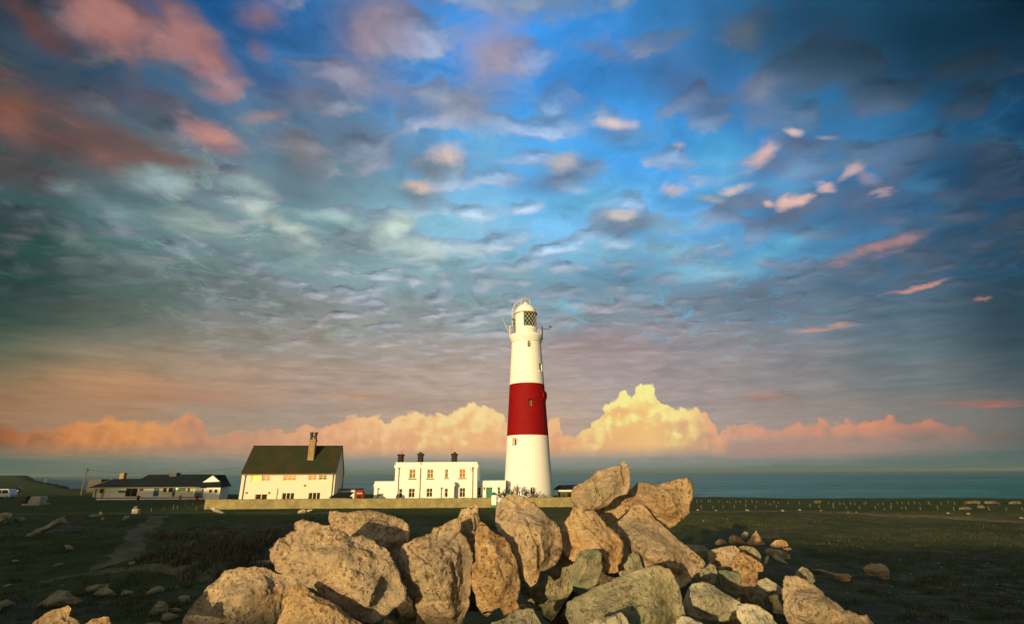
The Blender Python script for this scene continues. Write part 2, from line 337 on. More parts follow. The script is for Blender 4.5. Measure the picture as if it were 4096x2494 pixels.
# ================================================================== materials
def mat(name, build):
    m = bpy.data.materials.new(name); m.use_nodes = True; n = NT(m.node_tree); n.n.clear()
    p = n.node('ShaderNodeBsdfPrincipled'); o = n.node('ShaderNodeOutputMaterial', i_0=p.outputs[0])
    build(n, p); return m
def bump(n, p, h, dist, strength=1.):
    b = n.node('ShaderNodeBump'); b.inputs['Strength'].default_value = strength; b.inputs['Distance'].default_value = dist
    n.put(b.inputs['Height'], h); n.put(p.inputs['Normal'], b.outputs[0])
def coords(n, kind='Object'): return n.node('ShaderNodeTexCoord').outputs[kind]
def plain(name, c, rough=.6, var=.12, scale=3., metal=0., spec=.5):
    def b(n, p):
        v = coords(n); f = n.noise(v, scale, 5, .6)
        c2 = tuple(x * (1 - var) for x in c); c3 = tuple(min(1, x * (1 + var)) for x in c)
        n.put(p.inputs['Base Color'], n.ramp(f, [(.3, c2), (.7, c3)])); p.inputs['Roughness'].default_value = rough
        p.inputs['Metallic'].default_value = metal; p.inputs['Specular IOR Level'].default_value = spec
    return mat(name, b)
def render_wall(name, c, stain=(.35, .27, .18), amt=.35):
    def b(n, p):
        v = coords(n); f = n.noise(v, .35, 6, .6); g = n.noise(n.vmath('MULTIPLY', v, (1, 1, .18)), 1.6, 5, .65)
        col = n.mix(n.math('MULTIPLY', n.sstep(g, .52, .78), amt), c, tuple(a * b_ for a, b_ in zip(c, (.84, .8, .72))))
        col = n.mix(n.math('MULTIPLY', n.sstep(f, .6, .85), amt * .5), col, stain)
        n.put(p.inputs['Base Color'], col); p.inputs['Roughness'].default_value = .75
        bump(n, p, n.noise(v, 9, 4), .02, .4)
    return mat(name, b)
def glass(name, c, rough=.06):
    def b(n, p):
        v = coords(n); f = n.noise(v, 1.3, 2)
        n.put(p.inputs['Base Color'], n.mix(f, c, tuple(x * 1.6 for x in c))); p.inputs['Roughness'].default_value = rough
        p.inputs['Specular IOR Level'].default_value = .7 if name != 'lantern_glass' else .25
    return mat(name, b)
def glow(name, c, s):
    def b(n, p):
        v = coords(n); f = n.noise(v, 2.5, 3)
        p.inputs['Base Color'].default_value = (.3, .25, .1, 1)
        n.put(p.inputs['Emission Color'], n.mix(f, c, tuple(x * .7 for x in c))); p.inputs['Emission Strength'].default_value = s
    return mat(name, b)
def stone(name, light, mid, dark, lichen, lich_amt=.3, pits=.4, grain=1.):
    def b(n, p):
        v = n.vmath('ADD', coords(n), n.vmath('SCALE', n.node('ShaderNodeObjectInfo').outputs['Location'], 3.7))
        big = n.noise(v, 1.3, 5, .6, .6); fine = n.noise(v, 13, 7, .68); sp = n.voro(v, 34); strat = n.noise(n.vmath('MULTIPLY', v, (1, 1, 3.2)), 2.6, 5, .6)
        t = n.math('ADD', n.math('MULTIPLY', big, .38), n.math('ADD', n.math('MULTIPLY', fine, .42), n.math('MULTIPLY', strat, .2)))
        col = n.ramp(t, [(.39, dark), (.475, mid), (.555, light), (.66, tuple(min(1, x * 1.25) for x in light))])
        col = n.mix(n.math('MULTIPLY', n.sstep(n.noise(n.vmath('ADD', v, (9, 2, 4)), 1.15, 4, .55), .46, .60), .45), col, tuple(a * b_ for a, b_ in zip(light, (.72, .78, .95))))
        ve = n.voro(n.vmath('ADD', v, n.vmath('SCALE', n.noise(v, 2.2, 4, .6, color=True), .55)), 1.25, 'DISTANCE_TO_EDGE'); crk = n.math('MULTIPLY', n.sstep(ve, .016, .003), n.sstep(n.noise(v, 1.7, 3), .50, .60))
        col = n.mix(n.math('MULTIPLY', crk, .3), col, tuple(x * .3 for x in mid))
        li = n.noise(n.vmath('ADD', v, (5, 3, 9)), 2.1, 6, .62)
        col = n.mix(n.math('MULTIPLY', n.sstep(li, .52, .66), lich_amt), col, lichen)
        pit = n.noise(v, 22, 3, .5); pt = n.math('MULTIPLY', n.sstep(pit, .58, .66), n.sstep(n.noise(n.vmath('ADD', v, (2, 8, 5)), 1.9, 4, .6), .38, .56))
        col = n.mix(n.math('MULTIPLY', pt, pits), col, tuple(x * .28 for x in mid))
        col = n.mix(n.math('MULTIPLY', n.sstep(sp, .12, .02), .35), col, tuple(min(1, x * 1.5) for x in light))
        n.put(p.inputs['Base Color'], col); p.inputs['Roughness'].default_value = .92; p.inputs['Specular IOR Level'].default_value = .25
        h = n.math('ADD', n.math('MULTIPLY', fine, 1.), n.math('ADD', n.math('ADD', n.math('MULTIPLY', pt, -.6), n.math('MULTIPLY', crk, -.25)), n.math('MULTIPLY', n.noise(v, 48, 4, .7), .45)))
        bump(n, p, h, .06 * grain, 1.)
    return mat(name, b)
MT = {}
MT['white'] = render_wall('white_render', (.86, .84, .76))
MT['cream'] = render_wall('cream_render', (.82, .75, .56))
MT['tower_white'] = render_wall('tower_white', (.90, .88, .80), amt=.45)
MT['tower_red'] = plain('tower_red', (.23, .0018, .0025), .7, .16, .6, spec=.15)
MT['roof'] = None
def _roof(c1, c2, c3, nm):
    def b(n, p):
        v = coords(n); br = n.node('ShaderNodeTexBrick', i_Vector=n.vmath('MULTIPLY', v, (1, 1, 1)))
        n.put(br.inputs['Color1'], (*c1, 1)); n.put(br.inputs['Color2'], (*c2, 1)); n.put(br.inputs['Mortar'], (*[x * .4 for x in c1], 1))
        br.inputs['Scale'].default_value = 2.2; br.inputs['Mortar Size'].default_value = .012
        f = n.noise(v, .5, 6, .65)
        n.put(p.inputs['Base Color'], n.mix(n.sstep(f, .42, .66), br.outputs[0], c3)); p.inputs['Roughness'].default_value = .9; p.inputs['Specular IOR Level'].default_value = .12
        bump(n, p, n.math('ADD', br.outputs['Fac'], n.noise(v, 6, 4)), .03, .6)
    return mat(nm, b)
MT['roof'] = _roof((.030, .044, .020), (.042, .046, .02), (.062, .045, .02), 'mossy_tiles')
MT['slate'] = _roof((.014, .022, .028), (.02, .026, .03), (.022, .028, .026), 'dark_slate')
MT['tanroof'] = _roof((.30, .19, .07), (.25, .17, .07), (.2, .15, .08), 'tan_tiles')
MT['brick'] = plain('chimney_stone', (.34, .22, .10), .9, .45, 5)
MT['black'] = plain('tarred_brick', (.018, .014, .014), .85, .3, 3)
MT['clay'] = plain('clay_pot', (.62, .22, .07), .8, .2, 6)
MT['green'] = plain('green_paint', (.0, .16, .075), .45, .12, 3)
MT['sill'] = plain('sill_paint', (.16, .20, .06), .6, .15, 4)
MT['brown'] = plain('brown_pipe', (.20, .075, .025), .6, .2, 4)
MT['frame'] = plain('window_frame', (.78, .70, .45), .5, .08, 4)
MT['gl_dark'] = glass('dark_glass', (.035, .022, .012))
MT['gl_tan'] = glass('tan_reflect_glass', (.20, .13, .055), .15)  # tan reflection put into the pane's base colour
MT['gl_orange'] = glass('sky_reflect_glass', (.50, .22, .05), .2)  # orange of the reflected sky put into the base colour
MT['gl_red'] = glass('reddish_glass', (.36, .10, .04), .2)  # reddish tint in the pane's base colour
MT['gl_sunglow'] = glow('sun_reflect_glow', (1, .86, .02), .95)  # emission stands in for the low sun reflected in the pane
MT['gl_green'] = glass('lantern_glass', (.006, .035, .028), .04)
MT['iron'] = plain('dark_iron', (.03, .025, .02), .6, .2, 5)
MT['galv'] = plain('painted_steel', (.72, .66, .5), .5, .1, 5)
MT['gold'] = plain('ochre_metal', (.5, .25, .04), .5, .15, 5)
MT['redp'] = plain('red_paint', (.32, .006, .004), .6, .12, 3, spec=.2)
MT['bluep'] = plain('blue_paint', (.02, .08, .10), .4, .15, 3)
MT['navy'] = plain('navy_paint', (.006, .010, .05), .3, .1, 3)
MT['teal'] = plain('teal_board', (.06, .22, .22), .6, .15, 2)
MT['wood'] = plain('weathered_wood', (.10, .09, .04), .85, .3, 8)
MT['pole'] = plain('pole_wood', (.22, .12, .05), .85, .3, 6)
MT['carw'] = plain('white_car_paint', (.62, .66, .68), .25, .04, 2)
MT['rubber'] = plain('tyre_rubber', (.012, .012, .012), .8, .1, 4)
MT['cloth'] = plain('dark_clothing', (.012, .010, .010), .9, .2, 8)
MT['skin'] = plain('skin', (.30, .16, .10), .6, .08, 8)
MT['twig'] = plain('bare_twigs', (.045, .018, .018), .9, .3, 6)
MT['rw'] = stone('warm_stone', (.70, .50, .29), (.47, .32, .175), (.20, .135, .075), (.24, .25, .17), .38, .6)
MT['ro'] = stone('orange_stone', (.72, .48, .24), (.52, .31, .135), (.25, .14, .06), (.28, .27, .17), .32, .5)
MT['rg'] = stone('lichen_shade_stone', (.50, .42, .25), (.33, .28, .15), (.13, .115, .06), (.15, .21, .12), .68, .45)  # lichen green-grey that also carries painted shade on stones
MT['rp'] = stone('pale_stone', (.62, .54, .36), (.46, .40, .26), (.24, .21, .13), (.24, .25, .16), .35, .3, .7)
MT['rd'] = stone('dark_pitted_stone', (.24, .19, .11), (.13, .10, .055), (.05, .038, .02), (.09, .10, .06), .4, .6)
def _wall(n, p):
    v = coords(n); w2 = n.noise(v, .8, 6, .62); f = n.noise(v, 7, 5, .6); vo = n.voro(n.vmath('MULTIPLY', v, (1, 1, 1.8)), 2.6, 'DISTANCE_TO_EDGE')
    col = n.ramp(n.math('ADD', n.math('MULTIPLY', w2, .6), n.math('MULTIPLY', f, .4)), [(.35, (.20, .15, .06)), (.5, (.33, .27, .11)), (.66, (.46, .38, .18))])
    col = n.mix(n.sstep(vo, .05, .0, 0, .5), col, (.14, .10, .05))
    n.put(p.inputs['Base Color'], col); p.inputs['Roughness'].default_value = .95
    bump(n, p, n.math('ADD', f, n.math('MULTIPLY', n.sstep(vo, 0, .08), .8)), .04, .8)
MT['wall'] = mat('garden_wall_stone', _wall)

# ================================================================== mesh builder
class MB:
    def __init__(s): s.v = []; s.f = []
    def add(s, vs, fs):
        o = len(s.v); s.v += [tuple(v) for v in vs]; s.f += [tuple(i + o for i in f) for f in fs]; return s
    def box(s, x0, x1, y0, y1, z0, z1):
        return s.add([(x0,y0,z0),(x1,y0,z0),(x1,y1,z0),(x0,y1,z0),(x0,y0,z1),(x1,y0,z1),(x1,y1,z1),(x0,y1,z1)],
                     [(0,3,2,1),(4,5,6,7),(0,1,5,4),(1,2,6,5),(2,3,7,6),(3,0,4,7)])
    def tube(s, pts, r, n=6, cap=True):
        pts = [Vector(p) for p in pts]; rr = r if hasattr(r, '__len__') else [r] * len(pts); vs = []; fs = []
        for k, p in enumerate(pts):
            d = (pts[min(k + 1, len(pts) - 1)] - pts[max(k - 1, 0)]).normalized()
            a = d.cross(Vector((0, 0, 1)) if abs(d.z) < .95 else Vector((1, 0, 0))).normalized(); b = d.cross(a)
            for i in range(n):
                t = 2 * math.pi * i / n; vs.append(p + (a * math.cos(t) + b * math.sin(t)) * rr[k])
        for k in range(len(pts) - 1):
            for i in range(n): fs.append((k*n+i, k*n+(i+1)%n, (k+1)*n+(i+1)%n, (k+1)*n+i))
        if cap: fs += [tuple(range(n))[::-1], tuple(range((len(pts)-1)*n, len(pts)*n))]
        return s.add(vs, fs)
    def lathe(s, prof, n=64, cap=True, a0=0., a1=2*math.pi):
        full = abs(a1 - a0 - 2*math.pi) < 1e-6; m = n if full else n + 1; vs = []; fs = []
        for r, z in prof:
            for i in range(m):
                t = a0 + (a1 - a0) * i / n; vs.append((r*math.sin(t), -r*math.cos(t), z))
        for k in range(len(prof) - 1):
            for i in range(n): j = (i+1) % m; fs.append((k*m+i, k*m+j, (k+1)*m+j, (k+1)*m+i))
        if cap and full: fs += [tuple(range(m))[::-1], tuple(range((len(prof)-1)*m, len(prof)*m))]
        return s.add(vs, fs)
    def prism(s, poly, y0, y1):          # poly in x,z
        n = len(poly)
        return s.add([(x, y0, z) for x, z in poly] + [(x, y1, z) for x, z in poly],
                     [tuple(range(n)), tuple(range(n, 2*n))[::-1]] + [(i, i + n, (i+1) % n + n, (i+1) % n) for i in range(n)])
    def build(s, name, m, parent=None, smooth=False, bevel=0, fix=True):
        me = bpy.data.meshes.new(name); me.from_pydata(s.v, [], s.f)
        if fix:
            bm = bmesh.new(); bm.from_mesh(me); bmesh.ops.recalc_face_normals(bm, faces=bm.faces); bm.to_mesh(me); bm.free()
        if smooth:
            me.polygons.foreach_set('use_smooth', [True] * len(me.polygons))
        o = bpy.data.objects.new(name, me); SC.collection.objects.link(o)
        if m is not None: me.materials.append(m)
        if parent: o.parent = parent
        if bevel:
            b = o.modifiers.new('bevel', 'BEVEL'); b.width = bevel; b.segments = 2; b.limit_method = 'ANGLE'
        if smooth == 'auto':
            e = o.modifiers.new('split', 'EDGE_SPLIT'); e.split_angle = rad(40)
        return o
def tag(o, label=None, cat=None, group=None, kind=None):
    if label: o['label'] = label
    if cat: o['category'] = cat
    if group: o['group'] = group
    if kind: o['kind'] = kind
    return o
def thing(name, loc, label, cat, group=None, rz=0.):
    o = bpy.data.objects.new(name, None); SC.collection.objects.link(o); o.location = loc; o.rotation_euler = (0, 0, rz)
    o.empty_display_size = .3
    return tag(o, label, cat, group)
def copy_tree(o):
    c = o.copy(); SC.collection.objects.link(c)
    for ch in o.children:
        d = ch.copy(); SC.collection.objects.link(d); d.parent = c
        for g in ch.children:
            e = g.copy(); SC.collection.objects.link(e); e.parent = d
    return c

# ================================================================== terrain
def coast(x):
    x = np.asarray(x, float)
    c = np.interp(x, [-2000, -290, -153, -100, -60, -20, 30, 60, 90, 200, 600], [2100, 332, 186, 150, 136, 126, 112, 97, 93, 90, 92])
    return c + 2.2 * np.sin(x * .11) + 1.3 * np.sin(x * .31 + 1)
def G(x, y):
    x = np.asarray(x, float); y = np.asarray(y, float)
    z = np.zeros(np.broadcast(x, y).shape)
    bank = ss(55, 66, y + 2.5 * np.sin(x * .09) + 1.2 * np.sin(x * .27))
    hollow = -0.75 + .25 * np.sin(x * .07 + 1) * np.sin(y * .09) + .12 * np.sin(x * .23) * np.cos(y * .19 + x * .05)
    z = hollow * (1 - bank) + 0.0 * bank
    # rubble mound the camera stands on, with a spur falling away to the right
    dx = x - .6; rx = np.where(dx > 0, 8.5, 7.0); dy = y - 3.5; ry = np.where(dy > 0, 12.0, 16.0)
    rho = np.clip((dx / rx) ** 2 + (dy / ry) ** 2, 0, 1); z = z + 3.9 * (1 - rho) ** 1.7
    rho = np.clip(((x - 9) / 11) ** 2 + ((y - 15) / 13) ** 2, 0, 1); z = z + 1.5 * (1 - rho) ** 2
    # low rise under the scrub and the stones on the left
    rho = np.clip(((x + 19) / 9) ** 2 + ((y - 36) / 6) ** 2, 0, 1); z = z + 1.3 * (1 - rho) ** 2
    rho = np.clip(((x + 38) / 16) ** 2 + ((y - 46) / 9) ** 2, 0, 1); z = z + 1.0 * (1 - rho) ** 2
    # unseen bank behind the camera, crest heights shaped for the shadow it casts
    crest = np.interp(x, [-400, -150, -122, -98, -48, -34, 0, 60, 300], [17.5, 17.5, 16.2, 11, 10.4, 7.4, 6.9, 6.9, 6.9])
    z = z + (crest + .6) * ss(-16, -30, y)
    # far ground to the left rises into a headland
    dist = np.hypot(x, y)
    z = z + 5.5 * ss(560, 1100, dist) * ss(-250, -700, x) * ss(-3400, -1000, x)
    z = z + .0 * x
    edge = ss(0, 7, y - coast(x))
    z = z * (1 - edge) - 14 * edge
    return z
def Gn(x, y):
    x = np.asarray(x, float); y = np.asarray(y, float); p = np.stack([x.ravel(), y.ravel(), np.zeros(x.size)], 1)
    d = np.hypot(p[:, 0], p[:, 1])
    n = .10 * fbm(p * .35, 4) * ss(2, 10, d) + .35 * fbm(p * .03, 3) * ss(60, 25, d) * 0 + .03 * fbm(p * 1.7, 3)
    n = n * ss(4000, 200, d) * np.where(p[:, 1] > 68, .45, 1)
    return G(x, y) + n.reshape(x.shape)
def gz(x, y): return float(Gn(np.array([x]), np.array([y]))[0])
_T = 3*1.012**np.arange(580)
def ground_hit(px, py):
    r = np.array(ray(px, py)); c = np.array(CAM)
    for k in (0, 1):
        T = _T if k == 0 else np.linspace(lo, hi, 24)
        P = c+T[:, None]*r; below = P[:, 2] <= Gn(P[:, 0], P[:, 1])
        i = int(np.argmax(below)) if below.any() else len(T)-1
        lo, hi = T[max(i-1, 0)], T[i]
    return CAM+ray(px, py)*float(hi), float(hi)
def grid_axis(neg, pos, h0, growth):
    a = [0.]; h = h0
    while a[-1] < pos: a.append(a[-1] + h); h = h0 + growth * a[-1]
    b = [0.]; h = h0
    while b[-1] > neg: b.append(b[-1] - h); h = h0 + growth * -b[-1]
    return np.array(b[::-1][:-1] + a)
xs = grid_axis(-2600, 700, .22, .013); ys = grid_axis(-260, 2200, .22, .0085)
X, Y = np.meshgrid(xs, ys); Z = Gn(X, Y)
nx, ny = len(xs), len(ys)
vv = np.stack([X.ravel(), Y.ravel(), Z.ravel()], 1)
ii = np.arange(nx * ny).reshape(ny, nx)
keep = Z > -13.5
q = np.stack([ii[:-1, :-1], ii[:-1, 1:], ii[1:, 1:], ii[1:, :-1]], -1).reshape(-1, 4)
km = (keep.ravel()[q]).any(1); q = q[km]
me = bpy.data.meshes.new('ground'); me.vertices.add(len(vv)); me.vertices.foreach_set('co', vv.ravel())
me.loops.add(len(q) * 4); me.loops.foreach_set('vertex_index', q.ravel()); me.polygons.add(len(q))
me.polygons.foreach_set('loop_start', np.arange(0, len(q) * 4, 4)); me.polygons.foreach_set('loop_total', np.full(len(q), 4))
me.update(); me.validate(); me.polygons.foreach_set('use_smooth', [True] * len(q))
ground = bpy.data.objects.new('ground', me); SC.collection.objects.link(ground); ground['kind'] = 'structure'
def _ground(n, p):
    v = coords(n); sp = n.node('ShaderNodeSeparateXYZ', i_0=v)
    big = n.noise(v, .09, 5, .6, .4); med = n.noise(v, .9, 6, .65); fine = n.noise(v, 7, 6, .7)
    t = n.math('ADD', n.math('MULTIPLY', big, .4), n.math('ADD', n.math('MULTIPLY', med, .35), n.math('MULTIPLY', fine, .25)))
    grass = n.ramp(t, [(.36, (.028, .036, .012)), (.46, (.068, .082, .022)), (.55, (.115, .115, .038)), (.66, (.18, .135, .065))])
    soil = n.ramp(n.math('ADD', n.math('MULTIPLY', med, .5), n.math('MULTIPLY', fine, .5)), [(.35, (.05, .042, .026)), (.5, (.12, .10, .062)), (.68, (.24, .21, .15))])
    bare = n.sstep(n.noise(n.vmath('ADD', v, (40, 3, 0)), .16, 6, .62), .50, .62)
    near = n.sstep(n.vmath('LENGTH', n.vmath('SUBTRACT', v, (1, 4, 3))), 9, 5)
    right = n.math('MULTIPLY', n.sstep(sp.outputs[0], 6, 22), n.sstep(sp.outputs[1], 44, 26))
    bare = n.math('MAXIMUM', n.math('MULTIPLY', bare, .75), n.math('MAXIMUM', near, n.math('MULTIPLY', right, n.sstep(med, .42, .60))))
    plateau = n.math('MULTIPLY', n.sstep(sp.outputs[1], 62, 67), .8)
    bare = n.math('MULTIPLY', bare, n.math('SUBTRACT', 1., plateau))
    col = n.mix(bare, grass, soil)
    col = n.mix(n.math('MULTIPLY', plateau, n.sstep(fine, .35, .6)), col, (.075, .10, .017))
    # stone chips
    ch = n.voro(v, 3.3); chm = n.math('MULTIPLY', n.sstep(ch, .16, .10), n.sstep(n.noise(v, .35, 4), .5, .6))
    col = n.mix(n.math('MULTIPLY', chm, .7), col, (.24, .22, .15))
    n.put(p.inputs['Base Color'], col); p.inputs['Roughness'].default_value = 1; p.inputs['Specular IOR Level'].default_value = .1
    bump(n, p, n.math('ADD', fine, n.math('ADD', n.math('MULTIPLY', n.noise(v, 2.2, 5), 1.6), n.math('MULTIPLY', chm, .3))), .12, 1.)
me.materials.append(mat('ground_turf', _ground))

# paths: thin worn strips draped on the ground, 2 cm proud
def ribbon(name, pts, width, m, lift=.012, n=160):
    pts = [Vector((a, b, 0)) for a, b in pts]; L = [0]
    for a, b in zip(pts, pts[1:]): L.append(L[-1] + (b - a).length)
    t = np.linspace(0, L[-1], n); px = np.interp(t, L, [p.x for p in pts]); py = np.interp(t, L, [p.y for p in pts])
    for _ in range(12): px[1:-1] = (px[:-2] + px[2:] + 2 * px[1:-1]) / 4; py[1:-1] = (py[:-2] + py[2:] + 2 * py[1:-1]) / 4
    tx = np.gradient(px); ty = np.gradient(py); l = np.hypot(tx, ty); nx_ = -ty / l; ny_ = tx / l
    W = 9; vs = []; wv_ = width * (1 + .25 * np.sin(t * .9) + .18 * np.sin(t * 2.3 + 1))
    gx = []; gy = []
    for j in range(W): s = (j / (W - 1) - .5) * wv_; gx.append(px + nx_ * s); gy.append(py + ny_ * s)
    gx = np.array(gx); gy = np.array(gy); g = np.max([Gn(gx, gy), Gn(gx + .12, gy), Gn(gx - .12, gy), Gn(gx, gy + .12), Gn(gx, gy - .12)], axis=0) + lift
    g[0] -= .10; g[-1] -= .10
    b = MB(); b.v = [(gx[j, i], gy[j, i], g[j, i]) for j in range(W) for i in range(n)]
    b.f = [(j*n+i, j*n+i+1, (j+1)*n+i+1, (j+1)*n+i) for j in range(W-1) for i in range(n-1)]
    o = b.build(name, m, smooth=True); o['kind'] = 'structure'; return o
def _path(n, p):
    v = coords(n); f = n.noise(v, 5, 6, .7); g = n.noise(v, .7, 4)
    n.put(p.inputs['Base Color'], n.ramp(n.math('ADD', n.math('MULTIPLY', f, .6), n.math('MULTIPLY', g, .4)), [(.35, (.09, .072, .036)), (.5, (.18, .145, .075)), (.68, (.27, .22, .12))]))
    p.inputs['Roughness'].default_value = 1; p.inputs['Specular IOR Level'].default_value = .05; bump(n, p, f, .05, .8)
pm = mat('worn_path', _path)
def gp(px, py): h, _ = ground_hit(px, py); return (h.x, h.y)
# ================================================================== sea
b = MB(); R_ = 19000; N_ = 96
rings = [40, 80, 130, 220, 400, 800, 1600, 3500, 8000, R_]
b.v = [(0, 0, -12.)]
for r_ in rings:
    for i in range(N_): a_ = 2*math.pi*i/N_; b.v.append((r_*math.sin(a_), r_*math.cos(a_), -12.))
b.f = [(0, 1 + i, 1 + (i+1) % N_) for i in range(N_)]
for k in range(len(rings) - 1):
    for i in range(N_): b.f.append((1+k*N_+i, 1+(k+1)*N_+i, 1+(k+1)*N_+(i+1) % N_, 1+k*N_+(i+1) % N_))
def _sea(n, p):
    v = coords(n); w1 = n.noise(n.vmath('MULTIPLY', v, (.35, 1, 1)), .06, 7, .62); w2 = n.noise(n.vmath('MULTIPLY', v, (.5, 1, 1)), .45, 5, .6); w0 = n.noise(n.vmath('MULTIPLY', v, (.25, 1, 1)), .006, 5, .55)
    t = n.math('ADD', n.math('MULTIPLY', w1, .5), n.math('ADD', n.math('MULTIPLY', w2, .2), n.math('MULTIPLY', w0, .3)))
    wc = n.sstep(n.noise(n.vmath('MULTIPLY', v, (.3, 1, 1)), .30, 4, .7), .64, .70)
    n.put(p.inputs['Base Color'], n.mix(n.math('MULTIPLY', wc, .30), n.ramp(t, [(.40, (.014, .13, .12)), (.5, (.045, .25, .22)), (.58, (.11, .38, .34))]), (.6, .62, .58)))
    p.inputs['Roughness'].default_value = .4; p.inputs['Specular IOR Level'].default_value = .16
    bump(n, p, n.math('ADD', w1, n.math('MULTIPLY', w2, .35)), 3., .9)
sea = b.build('sea', mat('sea_water', _sea)); sea['kind'] = 'structure'

# ================================================================== air
hz = MB().box(-20000, 20000, -20000, 20000, -13.2, 48).build('haze', None); hz['kind'] = 'stuff'; hz.display_type = 'WIRE'
_m = bpy.data.materials.new('haze_air'); _m.use_nodes = True; _n = NT(_m.node_tree); _n.n.clear()
_v = _n.node('ShaderNodeVolumePrincipled'); _v.inputs['Color'].default_value = (.32, .42, .42, 1); _v.inputs['Density'].default_value = .00011
_v.inputs['Anisotropy'].default_value = 0.0
_o = _n.node('ShaderNodeOutputMaterial'); _n.l.new(_v.outputs[0], _o.inputs['Volume']); hz.data.materials.append(_m)

# ================================================================== facade helper
class Fac:
    def __init__(s, x, y, rz=0.): s.o = Vector((x, y, 0)); s.rz = rz; s.dx = Vector((math.cos(rz), math.sin(rz), 0)); s.n = Vector((-math.sin(rz), math.cos(rz), 0))
    def hit(s, px, py, dy=0.):
        r = ray(px, py); P0 = s.o + s.n * dy; t = (P0 - CAM).dot(s.n) / r.dot(s.n); p = CAM + r * t
        return (p - s.o).dot(s.dx), p.z
    def rect(s, a, dy=0.):               # pixel rectangle -> x0, x1, z0, z1
        (u0_, v0_, u1_, v1_) = a; cx, cy = (u0_+u1_)/2, (v0_+v1_)/2
        x0, _ = s.hit(u0_, cy, dy); x1, _ = s.hit(u1_, cy, dy); _, z0 = s.hit(cx, v1_, dy); _, z1 = s.hit(cx, v0_, dy)
        return x0, x1, z0, z1
def conv(ox, oy, sc): return lambda *a: tuple((ox if i % 2 == 0 else oy) + v / sc for i, v in enumerate(a))
def carve(o, boxes):
    """cut window openings (x0,x1,y0,y1,z0,z1 in the object's own space)"""
    c = MB()
    for bx in boxes: c.box(*bx)
    bpy.context.view_layer.update(); co = c.build('cutter', None); co.matrix_world = o.matrix_world
    m = o.modifiers.new('cut', 'BOOLEAN'); m.operation = 'DIFFERENCE'; m.solver = 'EXACT'; m.object = co
    bpy.context.view_layer.update()
    me2 = bpy.data.meshes.new_from_object(o.evaluated_get(bpy.context.evaluated_depsgraph_get()))
    me2.name = o.name; o.modifiers.remove(m); o.data = me2; bpy.data.objects.remove(co)
def window(parent, x0, x1, z0, z1, y, gl, cols=2, rows=(.42,), fw=.07, bw=.06, frame='frame', sill=None, deep=.10, lab=None):
    """frame + glazing bars; the pane is its own mesh behind"""
    f = MB(); f.box(x0, x0+fw, y, y+deep, z0, z1).box(x1-fw, x1, y, y+deep, z0, z1).box(x0+fw, x1-fw, y, y+deep, z0, z0+fw).box(x0+fw, x1-fw, y, y+deep, z1-fw, z1)
    for k in range(1, cols):
        xc = x0 + (x1-x0)*k/cols; f.box(xc-bw/2-.01, xc+bw/2+.01, y+.01, y+deep-.01, z0+fw, z1-fw)
    for t in rows:
        zc = z1 - (z1-z0)*t; f.box(x0+fw, x1-fw, y+.016, y+deep-.02, zc-bw/2, zc+bw/2)
    w = f.build('window', MT[frame], parent)
    if lab: w['label'] = lab
    MB().box(x0+fw*.5, x1-fw*.5, y+deep*.55, y+deep*.6, z0+fw*.5, z1-fw*.5).build('pane', MT[gl], w)
    if sill: MB().box(x0-.14, x1+.14, y-.26, y-.03, z0-.13, z0-.015).build('sill', MT[sill], w)
    return w

# ================================================================== keepers' house (two storeys, flat roof)
W = conv(1450, 1750, 4.107)
F92 = Fac(0, 92); 
wx0, _ = F92.hit(*W(528, 700)); wx1, _ = F92.hit(*W(1884, 700)); _, wtop = F92.hit(*W(1200, 405)); _, wc1 = F92.hit(*W(1200, 440)); _, wc0 = F92.hit(*W(1200, 488))
kh = thing('white_house', (wx0, 92, 0), 'white two storey flat roofed house with three black chimneys beside the lighthouse', 'house')
OX = wx0
def kx(v): return v - OX
wall = MB().box(0, wx1-wx0, 0, 9.0, -.3, wtop).build('wall', MT['white'], kh, bevel=.03)
wins = []
def kwin(a, gl, cols, sill=None, rows=(.43,)):
    x0, x1, z0, z1 = F92.rect(W(*a)); wins.append((x0-OX, x1-OX, z0, z1, gl, cols, sill, rows))
kwin((772,514,872,664), 'gl_tan', 2, 'sill'); kwin((1064,514,1164,664), 'gl_tan', 2, 'sill'); kwin((1356,512,1410,656), 'gl_tan', 1, 'sill'); kwin((1594,510,1692,656), 'gl_red', 2, 'sill')
kwin((601,834,654,980), 'gl_dark', 1); kwin((758,828,858,980), 'gl_dark', 2); kwin((1052,826,1148,972), 'gl_dark', 2); kwin((1594,818,1688,974), 'gl_dark', 2)
carve(wall, [(w_[0], w_[1], -.2, .32, w_[2], w_[3]) for w_ in wins])
for w_ in wins: window(kh, w_[0]+.004, w_[1]-.004, w_[2]+.004, w_[3]-.004, .12, w_[4], w_[5], w_[7], sill=None)
for w_ in wins:
    if w_[6]: MB().box(w_[0]-.16, w_[1]+.16, -.14, -.004, w_[2]-.2, w_[2]-.02).build('window_sill', MT['sill'], kh)
for nm, z0, z1, o_ in (('cornice', wc0, wc1, .17), ('parapet_coping', wtop-.02, wtop+.09, .07)):
    MB().box(-o_, wx1-wx0+o_, -o_, 9.0+o_, z0, z1).build(nm, MT['white'], kh, bevel=.03)
MB().box(-.08, wx1-wx0+.08, -.08, 9.08, wc0-.16, wc0-.003).build('string_course', MT['white'], kh, bevel=.02)
MB().box(.35, wx1-wx0-.35, .35, 8.65, wtop+.02, wtop+.03)  # roof stays hidden behind its coping
def pipe(parent, fac, pts, ox, mt='brown', r=.065, hop=True):
    p3 = []
    for (u, v) in pts: x, z = fac.hit(u, v); p3.append((x-ox, -.09, max(z, 0)))
    b = MB().tube(p3, r, 8)
    if hop: x, y, z = p3[0]; b.box(x-.15, x+.15, -.2, -.004, z-.12, z+.12)
    b.build('downpipe', MT[mt], parent)
